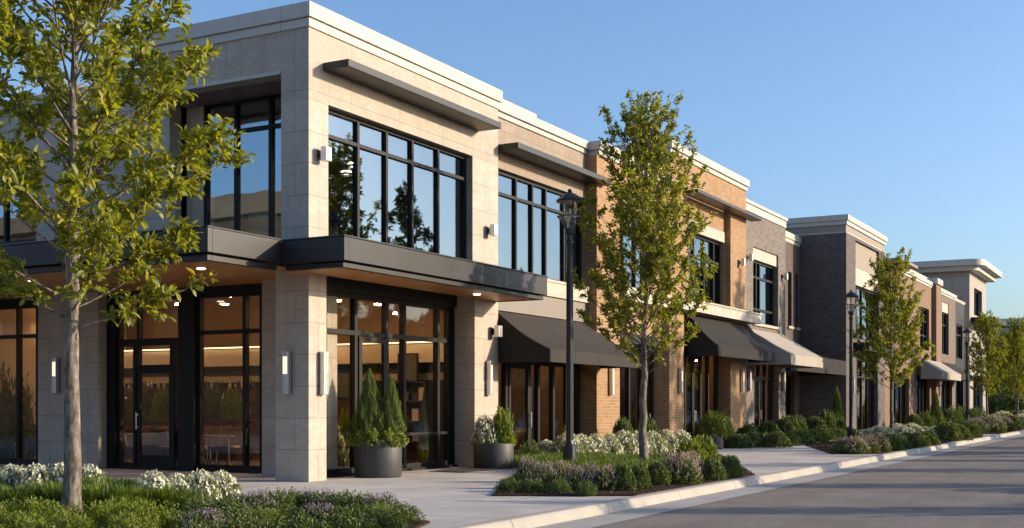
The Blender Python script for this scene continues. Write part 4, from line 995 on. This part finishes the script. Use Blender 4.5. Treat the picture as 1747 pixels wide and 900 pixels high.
bs = thing('bar_shelf', 'wall shelves of bottles above the dark bar counter', 'shelf', (-9.6, 6.72, 1.15))
m = MB()
for z in (0, .38, .76): m.box(-3, 2.6, -.14, .14, z-.02, z+.02)
for x in (-3, -1.6, -.2, 1.2, 2.6): m.box(x-.02, x+.02, -.139, .139, .021, .359); m.box(x-.02, x+.02, -.139, .139, .401, .739)
m.build('board', M['furn'], bs)
m = MB()
for z in (.021, .401, .781):
    x = -2.9
    while x < 2.5:
        h_ = random.uniform(.16, .3); r2 = random.uniform(.03, .05); m.lathe([(0, 0), (r2, 0), (r2, h_*.6), (r2*.35, h_*.75), (r2*.35, h_), (0, h_)], 8, (x, random.uniform(-.06, .06), z), random.choice([0, 1, 2, 2]))
        x += random.uniform(.1, .26)
o = m.build('bottles', [M['paper'], M['alu'], M['pot']], bs); o['kind'] = 'stuff'
for i, (x, w2) in enumerate([(-5.4, .45), (-4.1, .35), (-15.2, .5)]):
    q = thing('picture', f'{ORD[i]} small framed print on the dining wall inside the corner shop', 'picture', (x, 6.46, 2.0)); q['group'] = 'prints on the dining wall'
    m = MB(); m.box(-w2, w2, 0, .035, -.36, -.32); m.box(-w2, w2, 0, .035, .32, .36); m.box(-w2, -w2+.04, 0, .035, -.319, .319); m.box(w2-.04, w2, 0, .035, -.319, .319); m.build('frame', M['black'], q)
    m = MB(); m.box(-w2+.041, w2-.041, .01, .03, -.319, .319); m.build('canvas', M['art'], q)
bc = thing('bar_counter', 'long dark wooden bar counter at the back of the corner shop', 'counter', (-9.2, 5.7, .032))
m = MB(); m.box(-3.2, 2.6, -.3, .3, 0, 1.02); m.build('base', M['furn'], bc, (0, 0, 0), .006)
m = MB(); m.box(-3.25, 2.65, -.36, .36, 1.021, 1.07); m.build('countertop', M['pot'], bc, (0, 0, 0), .006)
for i, (x, w_, h_, kd) in enumerate([(-12.2, .7, .8, 'low'), (-11.3, .55, .6, 'loose'), (-10.4, .8, 1.0, 'low'), (-9.5, .6, .75, 'loose'), (-8.6, .75, 1.05, 'cone2'), (-7.8, .8, .85, 'low'), (-7.0, .6, .7, 'loose')]):
    plant(kd, f'{ORD[i]} dark potted plant along the bar counter inside the corner shop', x, 5.7, w_, h_, 'plants on the bar counter', 1.1)
for i, (x, y, w_, h_) in enumerate([(-12.2, 3.0, 1.3, 2.1), (-13.6, 3.4, 1.4, 2.3), (-15, 3.1, 1.3, 1.9)]):
    plant('low', f'{ORD[i]} tall dark indoor plant behind the glass beyond the stone pier', x, y, w_, h_, 'plants behind the far entrance glass', .04)

# ------------------------------------------------------------------ street trees
pf_near = lambda t: min(1, .75 + 1.8*t)*(1 - t**2.2*.75)
pf = lambda t: min(1, .62 + 4.0*t)*(1 - t**1.5*.8)
T1 = tree_parts(11, 9.4, 2.4, 1.86, .11, 108, .14, .42, M['leaf_near'], pf_near, 2.0, 14, False, 28, 62, (.14, .36))
T2 = tree_parts(22, 7.95, 2.1, 1.62, .098, 118, .12, .46, M['leaf'], pf, 2.0, 13, True, 40, 70, (.1, .27))
T3 = tree_parts(33, 7.5, 2.05, 1.65, .094, 106, .13, .48, M['leaf'], pf, 1.9, 12, True, 38, 68, (.1, .28))
g = 'young street trees in the planting beds'
t1 = make_tree('street_tree', 'nearest street tree, its leafy crown crossing the stone facade', g, (*G(120, 897), .02), T1, .6)
t2 = make_tree('street_tree', 'slender street tree in the bed before the tan brick building', g, (*G(1100, 803), .02), T2, 0)
t3 = make_tree('street_tree', 'street tree behind the second lamp post, before the russet brick', g, (*G(1522, 749), .02), T3, 1.0)
dup(t3, (*G(1684, 729.5), .02), 2.6, 'small street tree standing before the pale tower', g, .92)
dup(t2, (*G(1735, 729), .02), 4.0, 'last street tree at the kerb where the road ends', g, .85)
for i, (x, y, s) in enumerate([(-1.5, 106, .9), (1.2, 110, .95), (-5, 113, 1.0), (-9, 117, 1.1), (-1.5, 119, 1.05), (-12, 124, 1.2), (-5.5, 129, 1.2), (-2, 134, 1.25), (-14, 137, 1.3), (-8, 143, 1.3), (-3.5, 149, 1.35)]):
    dup(t3 if i % 2 else t2, (x, y, -.1), i*1.3, f'{ORD[i]} tree of the dark clump closing the street beyond the tower', 'trees closing the end of the street', (s*1.25, s*1.25, s))
# across the road: their shadows fall on the road and their crowns show in the windows
TB = tree_parts(44, 13.6, 1.6, 3.3, .2, 64, .34, .5, M['leaf_far'], lambda t: min(1, .6+3*t)*(1-t*.93), 1.0, 10, True, 10, 45)
tb_ = make_tree('tall_tree', 'tall pointed tree across the road mirrored in the corner upstairs window', 'tall trees across the road', (22.5, 38, -.05), TB); tb_.scale = (1.0, 1.0, 1.02)
for i, (x, y, s) in enumerate([(23, 31.5, .88), (23, 52, .8), (24, 64, .84), (25, 96, .9)]):
    dup(tb_, (x, y, -.05), i*1.7, f'{ORD[i]} shorter tall tree across the road mirrored in the upstairs glass', 'tall trees across the road', (s*1.05, s*1.05, s*.98))
for i, (y, s) in enumerate([(-9, .8), (-1, .55), (5, .56), (11.5, .58), (18, .74), (24, .56), (31, .72)]):
    dup(t3, (19.2, y, -.05), i*1.9, f'{ORD[i]} young tree along the opposite pavement, its shadow on the road', 'young trees across the road', s)

# ------------------------------------------------------------------ planting beds
bed('planting_bed', [(6.45, -5.75), (6.985, -7.2), (6.985, -10.8), (-10, -10.8), (-10, -2.6), (-3, -3.0), (1.9, -3.6)])
b2p = [(4.9, -1.45), (6.985, -.3), (6.985, 6.1), (5.6, 9.5), (3.0, 15.6), (.9, 16.0), (.75, 9.9), (-.1, 9.3), (.9, 7.2)]
bed('planting_bed', b2p)
bed('planting_bed', [(1.4, 21.7), (2.2, 35.3), (.5, 43), (.15, 43), (.15, 27.2), (.35, 21.6)])
bed('planting_bed', [(5.75, 17.8), (6.985, 19), (6.985, 40.5), (4.5, 41.5), (2.6, 38), (2.7, 26)])
bed('planting_bed', [(4.6, 47), (6.985, 47), (6.985, 72), (3.0, 72), (2.9, 52)])
bed('planting_bed', [(.8, 52), (2.2, 52), (2.2, 84), (.8, 84)])
bed('planting_bed', [(1.5, 88), (6.7, 78), (6.7, 108), (1.5, 108)])

def row(key, pts, wm, hm, desc, group, pxscale=True):
    """plants of one row, set out at surveyed ground points; label tells each one by its order in the row"""
    keys = key if isinstance(key, (list, tuple)) else [key]
    for i, p in enumerate(pts):
        if len(p) == 4 : x, y, w, h = p
        else: (x, y), w, h = p[:2], wm, hm
        if pxscale: x, y = G(x, y)
        k = random.uniform(.9, 1.12)
        plant(keys[i % len(keys)], desc.format(ORD[i]), x, y, w*k, h*random.uniform(.92, 1.1), group)
W = ['white', 'white2']; LOW = ['low', 'low2']
# bed 1
row(W, [(-25, 845), (18, 849), (62, 850), (106, 849), (150, 850)], .68, .5, '{} white flowering plant of the clump behind the nearest tree trunk', 'white flowering plants')
row(W, [(262, 873), (302, 870), (342, 868), (378, 864)], .58, .46, '{} white flowering plant of the clump before the glass entrance', 'white flowering plants')
row('grass', [(35, 880), (75, 874), (112, 880), (160, 868), (195, 872), (228, 868), (185, 884), (262, 884), (225, 886), (300, 884)], .62, .42, '{} long-bladed grass clump around the foot of the nearest tree', 'grass clumps in the nearest bed')
row('low2', [(10, 906), (60, 904), (96, 912), (168, 908), (205, 902), (250, 908), (30, 925), (120, 930), (220, 928)], .7, .32, '{} low yellow-green shrub along the near edge of the first bed', 'low shrubs of the first bed')
row(['low', 'low', 'purple'], [(345, 888), (392, 886), (432, 880), (470, 876), (508, 872), (545, 872), (582, 876), (618, 880), (652, 885)], .62, .27, '{} low dark shrub from the tree along the paving edge of the first bed', 'low shrubs of the first bed')
row(['low', 'purple', 'low', 'low2'], [(300, 905), (350, 912), (400, 906), (450, 902), (500, 898), (548, 898), (596, 898), (640, 897), (676, 893)], .6, .24, '{} dark low shrub from the trunk towards the kerb tip, near edge', 'low shrubs of the first bed')
row('low', [(330, 940), (420, 935), (510, 930), (590, 925), (650, 915)], .7, .28, '{} low shrub in the cut-off nearest corner of the first bed', 'low shrubs of the first bed')
# bed 2
row('low', [(884, 833), (908, 842), (868, 838), (955, 843), (1000, 846)], .42, .22, '{} small dark shrub at the pointed tip of the bed by the first lamp', 'small shrubs of the lamp bed')
row(['purple', 'purple', 'pink'], [(902, 822), (930, 833), (958, 826), (982, 838), (1008, 834), (1034, 838)], .52, .38, '{} purple flowering plant from the tip of the bed by the first lamp', 'purple flowering plants')
row(['ball', 'ball2'], [(1064, 838), (1090, 835), (1122, 829)], .46, .44, '{} round green shrub before the middle tree, counted from the purple flowers', 'round shrubs of the lamp bed')
row('pink', [(1146, 824), (1164, 827), (1178, 820)], .6, .52, '{} pale pink flowering plant right of the middle tree trunk', 'pink flowering plants')
row(['ball2', 'ball'], [(1214, 820), (1245, 815)], .54, .46, '{} round shrub at the kerb end of the bed with the first lamp', 'round shrubs of the lamp bed')
row('loose', [(1178, 797), (1198, 790)], .8, .55, '{} bright yellow-green bush behind the pink flowers', 'yellow-green bushes')
row(W, [(968, 790), (992, 787), (1016, 785), (1040, 784), (1064, 782), (1088, 781), (1112, 779), (1138, 777), (1160, 775)], .82, .66, '{} silver-leaved white plant in the long row behind the first lamp', 'white flowering plants')
row(['low', 'white'], [(905, 793), (932, 789), (955, 784)], .8, .5, '{} loose green plant between the round planter and the white row', 'loose plants by the planter')
row(['ball', 'ball2'], [(.95, 13.1, .85, 1.0), (.95, 14.9, .85, .98)], .8, 1, '{} big rounded bush against the tan brick pier', 'bushes against the tan brick', False)
row('loose', [(.75, 9.9, .4, .8)], .4, .8, '{} small upright bush before the brown-awning shop window', None, False)
# grassy ground cover strips
def cover(name, poly, n, h, seed):
    rng = np.random.default_rng(seed); P = []
    xs = [p[0] for p in poly]; ys = [p[1] for p in poly]
    while len(P) < n:
        x, y = rng.uniform(min(xs), max(xs)), rng.uniform(min(ys), max(ys)); c = False
        for i in range(len(poly)):
            (x1, y1), (x2, y2) = poly[i], poly[i-1]
            if (y1 > y) != (y2 > y) and x < (x2-x1)*(y-y1)/(y2-y1)+x1: c = not c
        if c: P.append((x, y, .02))
    o = obj(name, blade_mesh(seed, n, M['grass'], h, 1, .02, .6, np.array(P))); o['kind'] = 'stuff'; return o
cover('grass', [G(872, 797), G(905, 786), G(1090, 795), G(1195, 797), G(1188, 806), G(1060, 812), G(930, 812)], 9000, .3, 5)
# bed 3 along the grey brick
row(['ball', 'ball2'], [(1262, 764), (1282, 763), (1303, 762), (1325, 763), (1347, 760), (1368, 758), (1389, 755), (1408, 752), (1428, 750), (1447, 748)], .95, .5, '{} clipped round shrub in the front hedge row from the tan brick corner', 'clipped shrubs of the hedge bed')
row(['ball', 'ball2', 'ball'], [(.75, 22.6, .8, 1.15), (.8, 25.2, 1.0, .8), (.85, 27.6, 1.2, .85), (.9, 30, 1.3, 1.0), (.8, 32, 1.1, .9), (1.0, 34, 1.2, .9), (.9, 36.3, 1.2, 1.2), (.6, 39, 1.1, 1.0)], 1, 1, '{} taller bush of the back hedge row from the tan brick corner', 'back bushes of the hedge bed', False)
plant('cone', 'slim pointed evergreen against the charcoal brick side wall', .35, 40.6, .75, 2.3, None)
# bed 4 around the second lamp
row(['purple', 'pink'], [(1440, 774), (1458, 774), (1478, 773), (1500, 771)], .8, .48, '{} purple-white flowering plant at the tip of the second lamp bed', 'purple flowering plants')
row(['ball', 'ball2'], [(1515, 769), (1532, 766), (1549, 764), (1566, 762), (1582, 760)], .9, .5, '{} round kerbside shrub of the second lamp bed from its flowers', 'round shrubs of the second lamp bed')
row(W, [(1487, 756), (1506, 757), (1540, 754), (1560, 752), (1580, 752), (1598, 751), (1500, 748), (1530, 747), (1555, 746)], 1.05, .55, '{} white flowering plant behind the third street tree trunk', 'white flowering plants')
row(['ball2', 'ball'], [(1615, 752), (1635, 751), (1652, 747)], 1.2, .7, '{} wide round shrub at the far end of the second lamp bed', 'round shrubs of the second lamp bed')
# far wall plants
row(['ball', 'low', 'ball2'], [(1.5, 54, 1.2, 1.0), (1.5, 58, 1.2, 1.0), (1.5, 61.5, 1.3, 1.1), (1.5, 65, 1.6, 1.2), (1.5, 68.5, 1.5, 1.3), (1.5, 72, 1.5, 1.4), (1.5, 76, 1.7, 1.2), (1.5, 80, 1.7, 1.2)], 1, 1, '{} dark bush along the russet brick shopfronts from the charcoal block', 'bushes along the far shopfronts', False)
plant('cone', 'pointed evergreen among the bushes by the russet brick shopfront', 1.8, 59.8, .9, 2.3, None)
row(['purple', 'pink', 'purple'], [(5.6, 48.3), (6.1, 51), (5.5, 53.5), (6.1, 56), (5.6, 58.5)], 1.5, .75, '{} grey-purple flowering plant beyond the far lamp post', 'purple flowering plants', False)
row(['ball', 'ball2', 'white'], [(6.0, 61.5), (5.6, 64), (6.0, 66.5), (5.6, 69), (5.9, 71.5)], 1.5, .8, '{} rounded plant at the kerb beyond the grey-purple flowers', 'far kerb plants', False)
row(['white', 'ball', 'white2', 'low'], [(2.2, 90), (3.4, 91), (4.6, 88), (5.8, 84), (6.0, 90), (2.5, 95), (4.0, 96), (5.8, 97), (3.0, 101), (5.0, 103)], 2.0, .9, '{} plant of the last low bed before the end of the street', 'plants of the last bed', False)
for i, (x, y, w_, h_) in enumerate([(.5, 113, 6, 3.2), (-3.5, 115, 7, 3.6), (-8, 117, 7, 4), (-12.5, 120, 7, 4.2), (-17, 122, 8, 4.4)]):
    plant('low', f'{ORD[i]} big dark bush filling the street end below the far trees', x, y, w_, h_, 'big bushes at the street end')
# out-of-frame hedge across the road, added to cast shade on it
for i in range(11):
    plant(['ball', 'low', 'ball2'][i % 3], f'{ORD[i]} clipped hedge bush added along the opposite kerb to shade the road', 18.6, -12 + i*4.1 + (i % 3)*.5, 3.4, 1.6 + .5*((i*7) % 3)/2, 'added shade hedge across the road')

# ------------------------------------------------------------------ sun, sky, camera
SUN_AZ = math.atan2(.4795, .8776); SUN_EL = R_(16)
sd = Vector((math.cos(SUN_EL)*math.cos(SUN_AZ), math.cos(SUN_EL)*math.sin(SUN_AZ), math.sin(SUN_EL)))
sl = bpy.data.lights.new('sun', 'SUN'); sl.energy = 3.6; sl.angle = R_(.53); sl.color = (1, .82, .59)
so = bpy.data.objects.new('sun', sl); COL.objects.link(so); so.rotation_euler = sd.to_track_quat('Z', 'Y').to_euler(); so.location = (40, 20, 30)
w = bpy.data.worlds.new('World'); scene.world = w; w.use_nodes = True
nt = w.node_tree; nt.nodes.clear()
sk = nt.nodes.new('ShaderNodeTexSky'); sk.sky_type = 'NISHITA'; sk.sun_disc = False; sk.sun_elevation = SUN_EL; sk.sun_rotation = PI/2 - SUN_AZ
sk.air_density = 1.0; sk.dust_density = 2.0; sk.ozone_density = 4.4
bg = nt.nodes.new('ShaderNodeBackground'); bg.inputs[1].default_value = .14
wo = nt.nodes.new('ShaderNodeOutputWorld'); hs = nt.nodes.new('ShaderNodeHueSaturation'); hs.inputs['Saturation'].default_value = .98; hs.inputs['Hue'].default_value = .501; nt.links.new(sk.outputs[0], hs.inputs['Color']); nt.links.new(hs.outputs[0], bg.inputs[0]); nt.links.new(bg.outputs[0], wo.inputs[0])
cd = bpy.data.cameras.new('camera'); cd.sensor_width = 36; cd.lens = 36*FPX/1747; cd.shift_y = (HY-450)/1747; cd.clip_end = 2000; cd.clip_start = .1
co = bpy.data.objects.new('camera', cd); COL.objects.link(co); co.location = CAM; co.rotation_euler = (PI/2, 0, YAW); scene.camera = co
vs = scene.view_settings; vs.view_transform = 'Standard'; vs.look = 'None'; vs.exposure = .86; vs.gamma = 1; vs.use_curve_mapping = False
scene.render.engine = 'CYCLES'; cy = scene.cycles
cy.use_denoising = True; cy.max_bounces = 7; cy.transparent_max_bounces = 14; cy.glossy_bounces = 3; cy.diffuse_bounces = 3; cy.transmission_bounces = 4
cy.sample_clamp_indirect = 6; cy.caustics_reflective = False; cy.caustics_refractive = False
